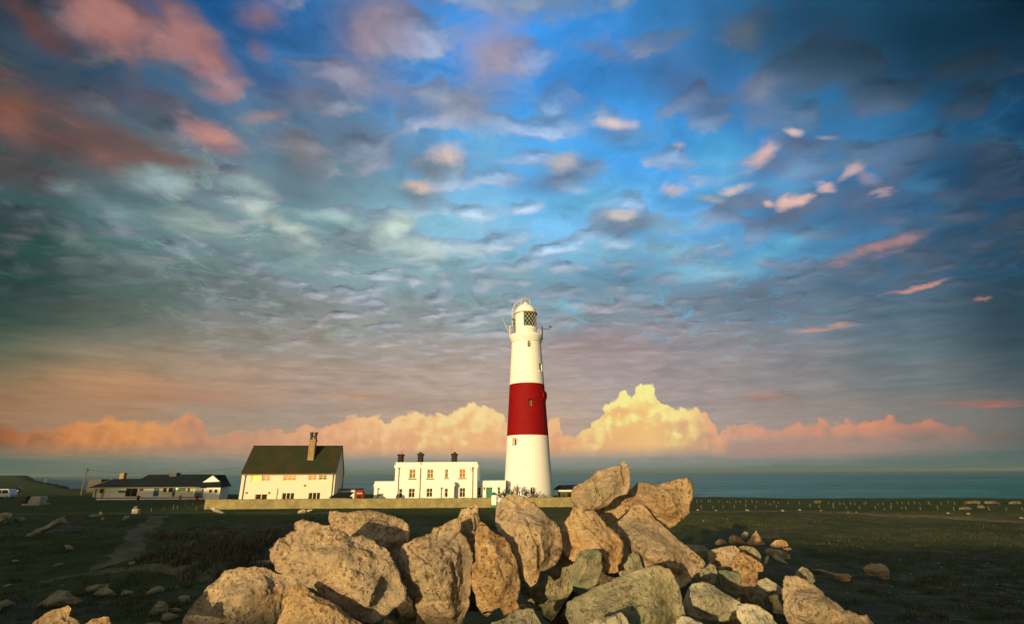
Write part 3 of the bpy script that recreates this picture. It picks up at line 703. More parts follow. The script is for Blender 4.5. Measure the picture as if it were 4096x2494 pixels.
for pts in (((605,500),(578,985)), ((962,410),(938,985)), ((1815,490),(1808,985))): pipe(kh, F92, [W(*p) for p in pts], OX, hop=pts[0][1] > 450)
def stack(parent, fx, u0_, v0_, u1_, v1_, py0, pw, pots, potmat, ox, Yc, oy, label=None):
    f = Fac(0, Yc); x0, x1, z0, z1 = f.rect(W(u0_, v0_, u1_, v1_)); ov = .14
    c = MB().box(x0-ox, x1-ox, Yc-oy-.5, Yc-oy+.9, 3, z1-.28).box(x0-ox-ov, x1-ox+ov, Yc-oy-.5-ov, Yc-oy+.9+ov, z1-.28, z1-.08).box(x0-ox-.05, x1-ox+.05, Yc-oy-.55, Yc-oy+.95, z1-.08, z1+.02).build('chimney', MT['black'], parent, bevel=.02)
    for (u, wpx, vt) in pots:
        cx, zt = f.hit(*W(u, vt)); r = wpx / 4.107 / F * Yc * .98 / 2
        MB().lathe([(r, z1+.02), (r*.85, zt-.12), (r*1.12, zt-.1), (r*1.12, zt), (r*.7, zt), (r*.7, z1+.03)], 16).build('chimney_pot', MT[potmat], c, smooth='auto').location = (cx-ox, Yc-oy+.2, 0)
    return c
stack(kh, F92, 592, 268, 662, 400, 0, 0, [(632, 22, 226), (652, 20, 222)], 'clay', OX, 95.5, 92)
stack(kh, F92, 914, 258, 988, 400, 0, 0, [(952, 46, 232)], 'black', OX, 95.5, 92)
stack(kh, F92, 1466, 258, 1548, 400, 0, 0, [(1515, 42, 232)], 'black', OX, 95.5, 92)
a0 = Fac(0, 95.3).hit(*W(1470, 300)); a1 = Fac(0, 95.3).hit(*W(1466, 120))
MB().tube([(a0[0]-OX, 3.3, a0[1]), (a1[0]-OX, 3.3, a1[1])], .03, 5).tube([(a0[0]-OX-.9, 3.3, a0[1]+1.2), (a0[0]-OX+.5, 3.3, a0[1]+1.25)], .02, 5).build('aerial', MT['pole'], kh)
sx, sz = F92.hit(*W(1785, 525)); MB().lathe([(0.02, 0), (.16, .02), (.24, .07)], 16, cap=False).build('satellite_dish', MT['frame'], kh).matrix_local = Matrix.Translation((sx-OX, -.3, sz)) @ Matrix.Rotation(rad(80), 4, 'X')
# porch
F905 = Fac(0, 90.6); px0, px1, pz0, pz1 = F905.rect(W(1258, 726, 1504, 975)); _, pc1 = F905.hit(*W(1380, 752)); _, pc0 = F905.hit(*W(1380, 798))
po = MB().box(px0-OX, px1-OX, -1.4, -.003, -.3, pz1).build('porch', MT['white'], kh, bevel=.02)
x0, x1, z0, z1 = F905.rect(W(1350, 828, 1404, 975)); carve(po, [(x0-OX, x1-OX, -1.6, -1.1, z0, z1)])
window(kh, x0-OX+.004, x1-OX-.004, z0, z1, -1.3, 'gl_dark', 1)
MB().box(px0-OX-.14, px1-OX+.14, -1.54, -.004, pc0, pc1).build('porch_cornice', MT['white'], po, bevel=.02)
x, z = F905.hit(*W(1297, 825)); x2, _ = F905.hit(*W(1292, 980)); MB().tube([(x-OX, -1.49, z), (x2-OX, -1.49, 0)], .06, 8).box(x-OX-.14, x-OX+.14, -1.6, -1.405, z-.1, z+.12).build('downpipe', MT['brown'], kh)
# low wing on the left
F926 = Fac(0, 92.5); lx0, lx1, lz0, lz1 = F926.rect(W(190, 712, 528, 970)); _, lc1 = F926.hit(*W(350, 762)); _, lc0 = F926.hit(*W(350, 792))
MB().box(lx0-OX, -.003, .5, 6, -.3, lz1).build('side_wing', MT['white'], kh, bevel=.03)
MB().box(lx0-OX-.12, -.004, .38, 6.12, lc0, lc1).build('cornice', MT['white'], kh, bevel=.02)
x, z = F926.hit(*W(260, 832)); MB().tube([(x-OX, .41, z), (x-OX-.12, .41, 0)], .06, 8).box(x-OX-.14, x-OX+.14, .3, .495, z-.1, z+.1).build('downpipe', MT['brown'], kh)
x0, x1, z0, z1 = F926.rect(W(262, 912, 332, 938)); MB().box(x0-OX, x1-OX, .25, .49, z0, z1).build('window_sill', MT['sill'], kh)
x0, x1, z0, z1 = F926.rect(W(118, 785, 184, 825)); MB().prism([(x0-OX, z0+.05), (x1-OX, z0), (x1-OX, z1)], 1.2, 4).build('lean_to_roof', MT['brown'], kh)
# low wing joining the tower
F94 = Fac(0, 94); rx0, rx1, rz0, rz1 = F94.rect(W(1884, 700, 2352, 975)); _, rc1 = F94.hit(*W(2100, 742)); _, rc0 = F94.hit(*W(2100, 768))
rw = MB().box(wx1-OX+.003, rx1-OX, 2, 6, -.3, rz1).build('link_wing', MT['white'], kh, bevel=.02)
ws = [F94.rect(W(1894,812,1942,946)), F94.rect(W(2222,804,2264,925)), F94.rect(W(2032,812,2132,985))]
carve(rw, [(w_[0]-OX, w_[1]-OX, 1.8, 2.35, w_[2], w_[3]) for w_ in ws])
for w_ in ws[:2]:
    window(kh, w_[0]-OX+.004, w_[1]-OX-.004, w_[2]+.004, w_[3]-.004, 2.15, 'gl_dark', 1)
    MB().box(w_[0]-OX-.12, w_[1]-OX+.12, 1.84, 1.996, w_[2]-.16, w_[2]-.01).build('window_sill', MT['sill'], kh)
d_ = ws[2]; cxm = (d_[0]+d_[1])/2-OX; hw = (d_[1]-d_[0])/2-.01; arch = [(cxm-hw, -.1), (cxm+hw, -.1)] + [(cxm+hw*math.cos(t), d_[3]-.35+.33*math.sin(t)) for t in np.linspace(0, math.pi, 12)]
dr = MB().prism(arch, 2.2, 2.26).build('door', MT['green'], kh)
MB().box(cxm-.02, cxm+.02, 2.17, 2.197, 0, d_[3]-.1).build('door_strip', MT['green'], dr)
MB().box(cxm-.5, cxm-.42, 2.12, 2.196, 1.0, 1.1).build('handle', MT['gold'], dr)
MB().prism([(a_, c_) for a_, c_ in [(d_[0]-OX+.01, d_[3]-.4), (d_[1]-OX-.01, d_[3]-.4), (d_[1]-OX-.01, d_[3]-.01), (d_[0]-OX+.01, d_[3]-.01)]], 2.28, 2.34).build('fanlight', MT['gl_dark'], dr)
MB().box(wx1-OX+.004, rx1-OX+.08, 1.88, 1.997, rc0, rc1).build('cornice', MT['white'], kh, bevel=.02)
x, z = F94.hit(*W(2000, 828)); MB().box(x-OX-.13, x-OX+.13, 1.9, 1.996, z-.2, z+.2).build('alarm_box', MT['redp'], kh)

# ================================================================== lighthouse
LY, LXc = 99.0, None
def zat(py, Y=LY, px=2108): return at_y(px, py, Y).z
base = at_y(2114.5, 1989, LY); LX = base.x
lh = thing('lighthouse', (LX, LY, 0), 'tall white lighthouse with one wide red band and a domed glazed lantern', 'lighthouse')
def rad_at(py, wpx): z = zat(py); d = LY*math.cos(PITCH)+(z-CZ)*math.sin(PITCH); return wpx/2/F*d*.995, z
prof = [rad_at(1989, 199), rad_at(1950, 194), rad_at(1900, 187.5), rad_at(1823, 176.5), rad_at(1743, 167.2), rad_at(1640, 153), rad_at(1540, 139.5), rad_at(1450, 127.5), rad_at(1372, 117.5)]
prof[0] = (prof[0][0], -.2)
def seg(a, b_, n=5):
    o = []
    for i in range(n): t = i/(n-1); o.append((prof[a][0]*(1-t)+prof[b_][0]*t, prof[a][1]*(1-t)+prof[b_][1]*t))
    return o
low = MB().lathe([*prof[0:5]], 128).build('lower_shaft', MT['tower_white'], lh, smooth=False)
red = MB().lathe([*prof[4:7]], 128).build('red_band', MT['tower_red'], lh)
upp = MB().lathe([*prof[6:9]], 128).build('upper_shaft', MT['tower_white'], lh)
for o in (low, red, upp): o.location = (0, 0, 0)
def rz_(z): return float(np.interp(z, [p[1] for p in prof], [p[0] for p in prof]))
def niche(part, pxc, pyc, wpx, hpx, axis_px, half_px, m='frame', phi=None, slits=2, plug='gl_dark'):
    z = zat(pyc); f_ = phi if phi is not None else math.asin(max(-.98, min(.98, (pxc-axis_px)/half_px)))
    d = LY*math.cos(PITCH)+(z-CZ)*math.sin(PITCH); s = d/F; w = wpx*s/2; h = hpx*s/2; r = rz_(z)
    R = Matrix.Rotation(f_, 4, 'Z')
    c = MB().prism([(-w, z-h), (w, z-h), (w, z+h*.75)] + [(w*math.cos(t), z+h*.75+h*.25*math.sin(t)) for t in np.linspace(.3, math.pi-.3, 6)] + [(-w, z+h*.75)], -r-1, -r+.75).build('cutter', None)
    c.matrix_world = Matrix.Translation((LX, LY, 0)) @ R
    bpy.context.view_layer.update()
    md = part.modifiers.new('cut', 'BOOLEAN'); md.operation = 'DIFFERENCE'; md.solver = 'EXACT'; md.object = c
    bpy.context.view_layer.update()
    me2 = bpy.data.meshes.new_from_object(part.evaluated_get(bpy.context.evaluated_depsgraph_get())); me2.name = part.name
    part.modifiers.remove(md); part.data = me2; bpy.data.objects.remove(c)
    y = -r+.5
    f = MB(); fw = w*.22
    for k in range(slits+1): xx = -w + (2*w-fw)*k/slits; f.box(xx+.002, xx+fw-.002, y, y+.1, z-h+.002, z+h*.9)
    f.box(-w+.01, w-.01, y+.01, y+.09, z-h+.003, z-h+fw*.8).box(-w+.01, w-.01, y+.01, y+.09, z+h*.7, z+h*.9)
    wd = f.build('window', MT['frame'] if part is not red else MT['tower_red'], lh); wd.matrix_local = R
    MB().box(-w+.02, w-.02, y+.12, y+.15, z-h+.02, z+h*.95).build('pane', MT[plug], wd)
    sl_ = MB().box(-w*1.25, w*1.25, -r-.13, -r+.12, z-h-.28, z-h-.03).build('window_sill', MT['tower_white'] if part is not red else MT['tower_red'], lh, bevel=.02); sl_.matrix_local = R
niche(upp, 2116, 1388, 16, 26, 2105, 58); niche(upp, 2160.5, 1474, 22, 28, 2107, 64)
niche(red, 2121.5, 1618, 18, 28, 2110.5, 76, plug='gl_tan'); niche(low, 2060, 1768, 24, 32, 2112, 84); niche(low, 2130, 1958, 21, 27, 2114.5, 96)
for o in (low, red, upp):
    o.data.polygons.foreach_set('use_smooth', [True]*len(o.data.polygons)); e = o.modifiers.new('split', 'EDGE_SPLIT'); e.split_angle = rad(30)
# round emblem on a short bracket, right side of the red band
zE = zat(1586); rE = rz_(zE); Rm = Matrix.Rotation(rad(63), 4, 'Z')
em = MB().tube([(0, -rE-.35, zE), (0, -rE-.1, zE)], .85, 20).tube([(0, -rE-.16, zE), (0, -rE+.2, zE)], .2, 8).box(-1.0, 1.0, -rE-.1, -rE+.2, zE+.6, zE+.8).box(-1.0, 1.0, -rE-.1, -rE+.2, zE-1.0, zE-.8).build('fog_lamp', MT['tower_red'], lh, smooth='auto'); em.matrix_local = Rm
# gallery: corbelled cornice, parapet
g = lambda py, w: rad_at(py, w)
r1, z1 = g(1370, 119); r2, z2 = g(1354, 134); r3, z3 = g(1344, 128)
gal = MB().lathe([(r1-.02, z1-.05), (r1+.07, z1), (r1+.07, z1+.15), (r1+.02, z1+.25), (r1+.25, z2-.35), (r2-.15, z2-.12), (r2, z2), (r2+.02, z2+.28), (r2-.1, z2+.45), (r3+.1, z3-.1), (r3, z3+.1), (r3-.2, z3+.18)], 96).build('gallery', MT['tower_white'], lh, smooth='auto')
zg = z3+.18
# lantern
ax_px = 2103.5
rl, zl0 = g(1335, 84); _, zl1 = g(1257, 83); _, zg0 = g(1312, 83)
lan_n = 48
MB().lathe([(rl*1.06, zg-.1), (rl*1.06, zg+.5), (rl, zg+.6), (rl, zg0), (rl*.98, zg0+.02), (rl*.9, zg0+.02), (rl*.9, zg-.1)], 64).build('lantern_wall', MT['tower_white'], lh, smooth='auto')
A_, B_ = rad(-15), rad(172)
MB().lathe([(rl, zg0+.02), (rl, zl1), (rl*.93, zl1), (rl*.93, zg0+.02), (rl, zg0+.02)], 40, cap=False, a0=B_, a1=2*math.pi+A_).build('blank_panel', MT['tower_white'], lh, smooth='auto')
MB().lathe([(rl*.955, zg0), (rl*.955, zl1)], 48, cap=False, a0=A_, a1=B_).build('lantern_glass', MT['gl_green'], lh, smooth=True)
lat = MB(); H_ = zl1-zg0; nd = 9; da = (B_-A_)/nd
for k in range(-3, nd+1):
    for sgn in (1, -1):
        pts = []
        for i in range(25):
            t = i/24; a = A_ + da*(k + (t*3 if sgn > 0 else 3-t*3)) + 0
            if A_-1e-6 <= a <= B_+1e-6: pts.append((rl*1.0*math.sin(a), -rl*1.0*math.cos(a), zg0+H_*t))
        if len(pts) > 1: lat.tube(pts, .03, 5)
lat.build('glazing_bars', MT['galv'], lh)
MB().lathe([(.25, zg+.2), (.25, zg0), (.9, zg0+.3), (1.05, (zg0+zl1)/2), (.9, zl1-.3), (.3, zl1)], 20).build('optic', MT['bluep'], lh, smooth=True)
# dome
_, zd = g(1262, 80); _, zt = g(1219, 10); rd = g(1262, 88)[0]*.98; hd = zt-zl1-.1
MB().lathe([(rl*.9, zl1-.06), (rl*1.10, zl1-.05), (rl*1.12, zl1+.08), (rl*1.02, zl1+.16)], 64).build('dome_rim', MT['gold'], lh, smooth='auto')
dp = [(rl*1.01*math.cos(t), zl1+.17+hd*math.sin(t)*1.0) for t in np.linspace(0, rad(80), 16)]
top_z = dp[-1][1]
MB().lathe(dp + [(.45, top_z+.05), (.42, top_z+.35), (.3, top_z+.45)], 64).build('dome', MT['tower_white'], lh, smooth='auto')
_, zf = g(1187, 4)
MB().lathe([(.30, top_z+.45), (.30, top_z+.6), (.16, top_z+.75), (.26, top_z+.95), (.10, top_z+1.1), (.07, zf-.4), (.12, zf-.3), (.10, zf)], 12).build('finial', MT['gold'], lh, smooth='auto')
# ladder cage curving over the dome from the left
cg = MB(); phi = rad(-78)
def cpt(t, r, off):                       # t 0..1: up the side then over the dome
    if t < .42: zz = zg0+.2 + (zl1-zg0)*(t/.42); rr = r
    else: a = (t-.42)/.58*rad(74); rr = r*math.cos(a); zz = zl1+.2+(hd+.75*(r/rl-1)*4)*math.sin(a)
    return Vector((rr*math.sin(phi)-off*math.cos(phi)*-1*0 + off*math.cos(phi), -rr*math.cos(phi)+off*math.sin(phi), zz))
for r_, off in ((rl*1.05, -.3), (rl*1.05, .3), (rl*1.32, -.28), (rl*1.32, .28), (rl*1.38, 0)):
    cg.tube([cpt(i/30, r_, off) for i in range(31)], .035, 5)
for i in range(0, 31, 2):
    t = i/30; a, b_ = cpt(t, rl*1.05, -.3), cpt(t, rl*1.05, .3); cg.tube([a, b_], .025, 4)
    if i % 4 == 0: cg.tube([a, cpt(t, rl*1.32, -.28), cpt(t, rl*1.38, 0), cpt(t, rl*1.32, .28), b_], .03, 4)
for a in np.linspace(0, 2*math.pi, 9)[:-1]: cg.tube([(1.15*math.sin(a), -1.15*math.cos(a), top_z-.3), (1.15*math.sin(a), -1.15*math.cos(a), top_z+1.0)], .03, 4)
cg.tube([(1.15*math.sin(a), -1.15*math.cos(a), top_z+1.0) for a in np.linspace(0, 2*math.pi, 25)], .03, 4)
cg.build('ladder_cage', MT['galv'], lh)
# gallery railing
rg = r3-.12; rl_ = MB()
for a in np.linspace(0, 2*math.pi, 21)[:-1]: rl_.tube([(rg*math.sin(a), -rg*math.cos(a), zg-.1), (rg*math.sin(a), -rg*math.cos(a), zg+1.05)], .025, 5)
for hh in (.55, 1.05): rl_.tube([(rg*math.sin(a), -rg*math.cos(a), zg+hh) for a in np.linspace(0, 2*math.pi, 65)], .02, 5)
rl_.build('railing', MT['galv'], lh)
for sgn, nm in ((-1, 'mast'), (1, 'mast')):
    xx = (rg+.15)*sgn
    m_ = MB().tube([(xx, -.2, zg-.2), (xx, -.2, zg+1.9)], .12, 8)
    if sgn < 0: m_.tube([(xx, -.2, zg+.4), (xx-.9, -.2, zg+2.0), (xx-1.75, -.2, zg+4.0)], [.05, .04, .02], 5).tube([(xx-.9, -.2, zg+1.9), (xx+.3, -.2, zg+2.0)], .04, 5)
    else: m_.tube([(xx, -.2, zg+1.2), (xx+1.7, -.2, zg+1.2), (xx+1.7, -.2, zg+1.8)], .07, 6).box(xx+1.4, xx+1.95, -.4, 0, zg+1.7, zg+1.85)
    m_.build('aerial' if sgn < 0 else 'wind_gauge', MT['galv'] if sgn < 0 else MT['iron'], lh)
MB().tube([(-rl*1.15, -.6, zg), (-rl*1.15, -.6, zg+3.4)], .12, 8).box(-rl*1.15-.45, -rl*1.15+.1, -.8, -.4, zg+3.1, zg+3.4).build('lamp_post', MT['iron'], lh)

# ================================================================== left house with the steep roof
W3 = conv(900, 1700, 4.107); th = rad(8)
r_ = ray(*W3(1820, 770)); P0 = CAM + r_*(91.0/r_.y); FH = Fac(P0.x, P0.y, th)
hl, _ = FH.hit(*W3(288, 775)); L = -hl; _, ze = FH.hit(*W3(1000, 768)); 
zr = FH.hit(*W3(1200, 350), dy=3.6)[1]; D_ = 7.4
hs = thing('steep_roofed_house', (P0.x, P0.y, 0), 'white house with steep dark green tiled roof and tall stone chimney left of the middle', 'house', rz=th)
hw_ = MB().add([(-L,0,-.3),(0,0,-.3),(0,D_,-.3),(-L,D_,-.3),(-L,0,ze),(0,0,ze),(0,D_,ze),(-L,D_,ze),(-L,D_/2,zr-.15),(0,D_/2,zr-.15)],
  [(0,1,5,4),(1,2,6,9,5),(2,3,7,6),(3,0,4,8,7),(0,3,2,1),(4,5,9,8),(6,7,8,9)]).build('wall', MT['cream'], hs)
wl = []
def hwin(a, gl, cols, rows=(), lab=None): x0, x1, z0, z1 = FH.rect(W3(*a)); wl.append((x0, x1, z0, z1, gl, cols, rows, lab))
hwin((436,816,582,918), 'gl_sunglow', 2, (), 'window with bright yellow sun reflection'); hwin((608,820,750,914), 'gl_orange', 2, (.42,)); hwin((962,818,1170,906), 'gl_orange', 3, (.4,))
hwin((1376,812,1508,900), 'gl_orange', 2, (.4,)); hwin((1542,812,1678,896), 'gl_tan', 2, (.4,)); hwin((492,1124,694,1230), 'gl_dark', 2); hwin((934,1104,1138,1230), 'gl_dark', 3); hwin((1368,1098,1566,1230), 'gl_dark', 3)
carve(hw_, [(a[0], a[1], -.2, .3, a[2], a[3]) for a in wl])
for a in wl: window(hs, a[0]+.004, a[1]-.004, a[2]+.004, a[3]-.004, .08, a[4], a[5], a[6], fw=.08, bw=.09, lab=a[7])
ov = .35; sl_ = (zr-ze)/(D_/2); yb = -ov; ze2 = ze-ov*sl_*.5; tk = .16
roof = MB()
for s_ in (0, 1):
    ya, yb_, yc = (-ov, D_/2, 0) if s_ == 0 else (D_+ov, D_/2, 0)
    za = ze-ov*sl_+.25
    roof.add([(-L-.12, ya, za), (.12, ya, za), (.12, yb_, zr+.1), (-L-.12, yb_, zr+.1), (-L-.12, ya, za-tk), (.12, ya, za-tk), (.12, yb_, zr+.1-tk), (-L-.12, yb_, zr+.1-tk)],
             [(0,1,2,3),(4,7,6,5),(0,4,5,1),(1,5,6,2),(3,7,4,0),(2,6,7,3)])
roof = roof.build('roof', MT['roof'], hs)
MB().box(-L-.12, .12, D_/2-.12, D_/2+.12, zr+.05, zr+.2).build('ridge_tiles', MT['slate'], roof)
MB().box(-L-.12, .12, -ov-.14, -ov-.004, ze-ov*sl_+.02, ze-ov*sl_+.16).build('gutter', MT['brown'], hs)
x0, _ = FH.hit(*W3(345, 790)); x1, _ = FH.hit(*W3(1785, 780))
for xx in (x0, x1): MB().tube([(xx, -.3, ze-.3), (xx, -.09, ze-.7), (xx, -.09, 0)], .075, 8).build('downpipe', MT['brown'], hs)
MB().tube([(.1, D_-.3, ze-.2), (.1, D_-.3, 1.3)], .07, 8).build('downpipe', MT['brown'], hs)
FC = Fac(P0.x - math.sin(th)*1.9, P0.y + math.cos(th)*1.9, th); cx0, cx1, _, czt = FC.rect(W3(1392, 235, 1492, 330))
ch = MB().box(cx0, cx1, 1.5, 2.6, ze+1.0, czt-.3).box(cx0-.1, cx1+.1, 1.4, 2.7, czt-.3, czt).build('chimney', MT['brick'], hs, bevel=.03)
for xx in (cx0+.15, cx1-.15):
    MB().lathe([(.26, 0), (.2, .5), (.27, .95), (.34, 1.3), (.2, 1.3), (.16, .1)], 12).build('chimney_pot', MT['iron'], ch, smooth='auto').location = (xx, 2.05, czt)
MB().box(cx0+.3, cx1-.3, 1.95, 2.15, czt+.35, czt+.75).build('cowl_bar', MT['iron'], ch)
for u, v in ((348,1104),(722,1104),(1308,984)): x, z = FH.hit(*W3(u, v)); MB().tube([(x, -.25, z), (x, .0, z)], .14, 10).box(x-.1, x+.1, -.12, -.003, z-.2, z-.02).build('wall_vent', MT['gold'], hs)
x, z = FH.hit(*W3(870, 1030)); MB().tube([(x, -.08, z), (x, -.08, 0)], .03, 6).build('cable', MT['iron'], hs)

# flat roofed garage and low dark shed beside it
FG = Fac(0, 95); x0, x1, z0, z1 = FG.rect(W3(1835, 1048, 2130, 1180))
gg = thing('garage', (x0, 95, 0), 'small cream flat roofed outbuilding between the two larger white houses', 'outbuilding')
MB().box(0, x1-x0, 0, 5, -.2, z1-.15).build('wall', MT['cream'], gg, bevel=.02)
MB().box(-.2, x1-x0+.2, -.25, 5.2, z1-.15, z1+.02).build('roof', MT['wood'], gg, bevel=.02)
MB().box(x1-x0-.7, x1-x0-.1, -.06, -.003, 0, 1.9).build('door', MT['white'], gg)
FS = Fac(0, 83); x0, x1, z0, z1 = FS.rect(W3(1715, 1122, 2028, 1190))
sh_ = thing('low_shed', (x0, 83, 0), 'low grey roofed shed just behind the garden wall, right of the steep roofed house', 'shed')
MB().box(.3, x1-x0-.1, 0, 2.6, -.2, z0+.1).build('wall', MT['brick'], sh_)
MB().add([(0,-.2,z0+.08),(x1-x0,-.2,z0+.08),(x1-x0-.05,2.9,z1+.15),(.4,2.9,z1+.15),(0,-.2,z0-.02),(x1-x0,-.2,z0-.02),(x1-x0-.05,2.9,z1+.05),(.4,2.9,z1+.05)], [(0,1,2,3),(4,7,6,5),(0,4,5,1),(1,5,6,2),(2,6,7,3),(3,7,4,0)]).build('roof', MT['slate'], sh_)
# red kiosk
WK = conv(1300, 1930, 12.32); FK = Fac(0, 82); x0, x1, z0, z1 = FK.rect(WK(1515, 355, 1880, 700)); w_ = x1-x0
kk = thing('telephone_kiosk', (x0, 82, 0), 'small red kiosk with rounded top standing behind the garden wall', 'kiosk')
kb = MB().prism([(0, -.1), (w_, -.1), (w_, z1-.35)] + [(w_/2+w_/2*math.cos(t), z1-.35+.35*math.sin(t)) for t in np.linspace(.15, math.pi-.15, 12)] + [(0, z1-.35)], 0, 1.0).build('body', MT['redp'], kk, bevel=.03)
MB().box(.14, w_-.14, -.03, -.003, z1-.55, z1-.36).build('fascia', MT['gold'], kk)
MB().box(.22, w_-.22, -.02, -.003, .3, z1-.7).build('pane', MT['gl_dark'], kk)

# ================================================================== garden wall, gate
gwx0 = at_y(818, 2015, 78).x; gwx1 = at_y(2300+60, 2000, 78).x; gpx = at_y(1976, 2000, 78).x; gqx = at_y(2036, 2000, 78).x
def wallseg(a, b_, label):
    n = int((b_-a)/.5)+1; v = []; f = []; rnd = random.Random(int(a*10))
    o = thing('garden_wall', (a, 78, 0), label, 'wall')
    for i in range(n+1):
        x = (b_-a)*i/n; zt = 1.26 + rnd.uniform(-.025, .025); j = rnd.uniform(-.02, .02)
        v += [(x, j, -.4), (x, j*.5+.02, zt), (x, .42+j, zt), (x, .45, -.4)]
    for i in range(n):
        for k in range(3): f.append((i*4+k, (i+1)*4+k, (i+1)*4+k+1, i*4+k+1))
    f += [(0,1,2,3), (n*4+3, n*4+2, n*4+1, n*4)]
    m = MB(); m.v = v; m.f = f; m.build('stonework', MT['wall'], o)
    c = MB(); x = 0
    while x < b_-a-.2:
        w = min(rnd.uniform(.5, .9), b_-a-x); c.box(x+.01, x+w-.01, -.05+rnd.uniform(-.02, .02), .5, 1.235, 1.32+rnd.uniform(-.02, .035)); x += w
    c.build('coping', MT['wall'], o, bevel=.02)
wallseg(gwx0, gpx-.42, 'long low stone garden wall in front of the white houses')
wallseg(gqx+.42, gwx1+3, 'short stone garden wall at the foot of the lighthouse, right of the gate')
for x, lab in ((gpx, 'white gate post with green pyramid cap at the left of the gateway'), (gqx, 'white green capped gate post at the right of the gateway, partly hidden')):
    t_ = thing('gate_post', (x, 77.9, 0), lab, 'gate post', 'white gate posts')
    MB().box(-.36, .36, -.3, .42, .35, 1.72).build('shaft', MT['white'], t_, bevel=.03)
    MB().box(-.42, .42, -.36, .48, -.1, .345).build('plinth', MT['green'], t_, bevel=.02)
    MB().add([(-.5,-.44,1.72),(.5,-.44,1.72),(.5,.56,1.72),(-.5,.56,1.72),(-.5,-.44,1.82),(.5,-.44,1.82),(.5,.56,1.82),(-.5,.56,1.82),(0,.06,2.14)], [(0,3,2,1),(0,1,5,4),(1,2,6,5),(2,3,7,6),(3,0,4,7),(4,5,8),(5,6,8),(6,7,8),(7,4,8)]).build('cap', MT['green'], t_)
gt = thing('gate', (gpx+.4, 78, 0), 'white wooden barred gate between the two white posts', 'gate'); gw_ = gqx-gpx-.8
MB().box(0, gw_, 0, .07, .95, 1.1).box(0, gw_, 0, .07, .25, .4).build('rail', MT['white'], gt)
gm = MB()
for k in range(11): x = .05+(gw_-.1)*k/10; gm.box(x-.04, x+.04, -.05, -.004, .1, 1.35)
gm.build('bars', MT['white'], gt)
# bare shrub beside the gate
sp = at_y(2078, 1985, 81); bs = thing('bare_shrub', (sp.x, 81, 0), 'leafless purple brown shrub in front of the foot of the lighthouse', 'shrub')
rnd = random.Random(5); tw = MB()
def grow(p, d, L_, r, k):
    q = p + d*L_; tw.tube([p, (p+q)/2+Vector((rnd.uniform(-1,1), rnd.uniform(-1,1), rnd.uniform(-.5,1)))*L_*.06, q], [r, r*.85, r*.7], 4, cap=False)
    if k == 0: return
    for _ in range(3 if k > 1 else 2):
        a = Vector((rnd.gauss(0, .42), rnd.gauss(0, .42), rnd.gauss(.05, .25))); grow(q, (d+a).normalized(), L_*rnd.uniform(.62, .85), r*.62, k-1)
for i in range(20):
    a = -1.3+2.6*i/19; grow(Vector((a*.8, rnd.uniform(-.5, .5), 0)), Vector((a*.95, rnd.uniform(-.35, .35), 1.0-.35*abs(a))).normalized(), rnd.uniform(.8, 1.1), .08, 4)
tw.build('branches', MT['twig'], bs)

# ================================================================== low building right of the tower
FR = Fac(0, 101); WR = conv(2200, 1800, 3.52); x0, x1, z0, z1 = FR.rect(WR(85, 560, 480, 660)); _, rt = FR.hit(*WR(300, 495)); _, ev = FR.hit(*WR(120, 560))
rb = thing('bungalow', (x0, 101, 0), 'low brown walled bungalow with flat pitched slate roof, right of the lighthouse', 'bungalow'); W_ = x1-x0+3
MB().box(.9, W_-.9, .6, 6, -.3, ev-.25).build('wall', MT['wood'], rb)
MB().add([(0,0,ev),(W_,0,ev),(W_,7,ev),(0,7,ev),(1.0,2,rt),(W_-1,2,rt+.1),(W_-1,5,rt+.1),(1.0,5,rt)], [(0,3,2,1),(0,1,5,4),(1,2,6,5),(2,3,7,6),(3,0,4,7),(4,5,6,7)]).build('roof', MT['slate'], rb)
MB().box(-.06, W_+.06, -.12, -.004, ev-.28, ev+.06).build('fascia', MT['frame'], rb)
for xx in (.35, 5.2): MB().tube([(xx, .15, -.2), (xx, .15, ev)], .07, 8).build('post', MT['frame'], rb)
MB().box(2.2, 4.4, .5, .596, ev-1.2, ev-.4).build('window', MT['gl_dark'], rb)
MB().tube([(4.7, 3.5, rt), (4.7, 3.5, rt+2.0)], .04, 5).build('flue', MT['pole'], rb)

# ================================================================== long low building on the left
W6 = conv(350, 1850, 4.107); FL = Fac(0, 108)
def lx(u, v): return FL.hit(*W6(u, v))
xa, zE_ = lx(0, 412); xb, _ = lx(2268, 395); x6, _ = lx(620, 500); _, zE_ = lx(1200, 402)
O_ = xa; lb = thing('visitor_building', (xa, 108, 0), 'long low white walled building with dark hipped roof and small white gable at far left', 'building')
wa, _ = lx(105, 500); wbx, _ = lx(1900, 500); Wd = xb-xa
lw_ = MB().box(wa-O_, wbx-O_, .9, 9.5, -.3, zE_-.02).build('wall', MT['white'], lb)
xw0, _ = lx(1830, 400); xw1, _ = lx(2268, 395); xww, _ = lx(2190, 500); xwa, _ = lx(1960, 500)
MB().box(xwa-O_, xww-O_, -.4, 2.6, -.3, zE_-.03).build('end_wall', MT['white'], lb)
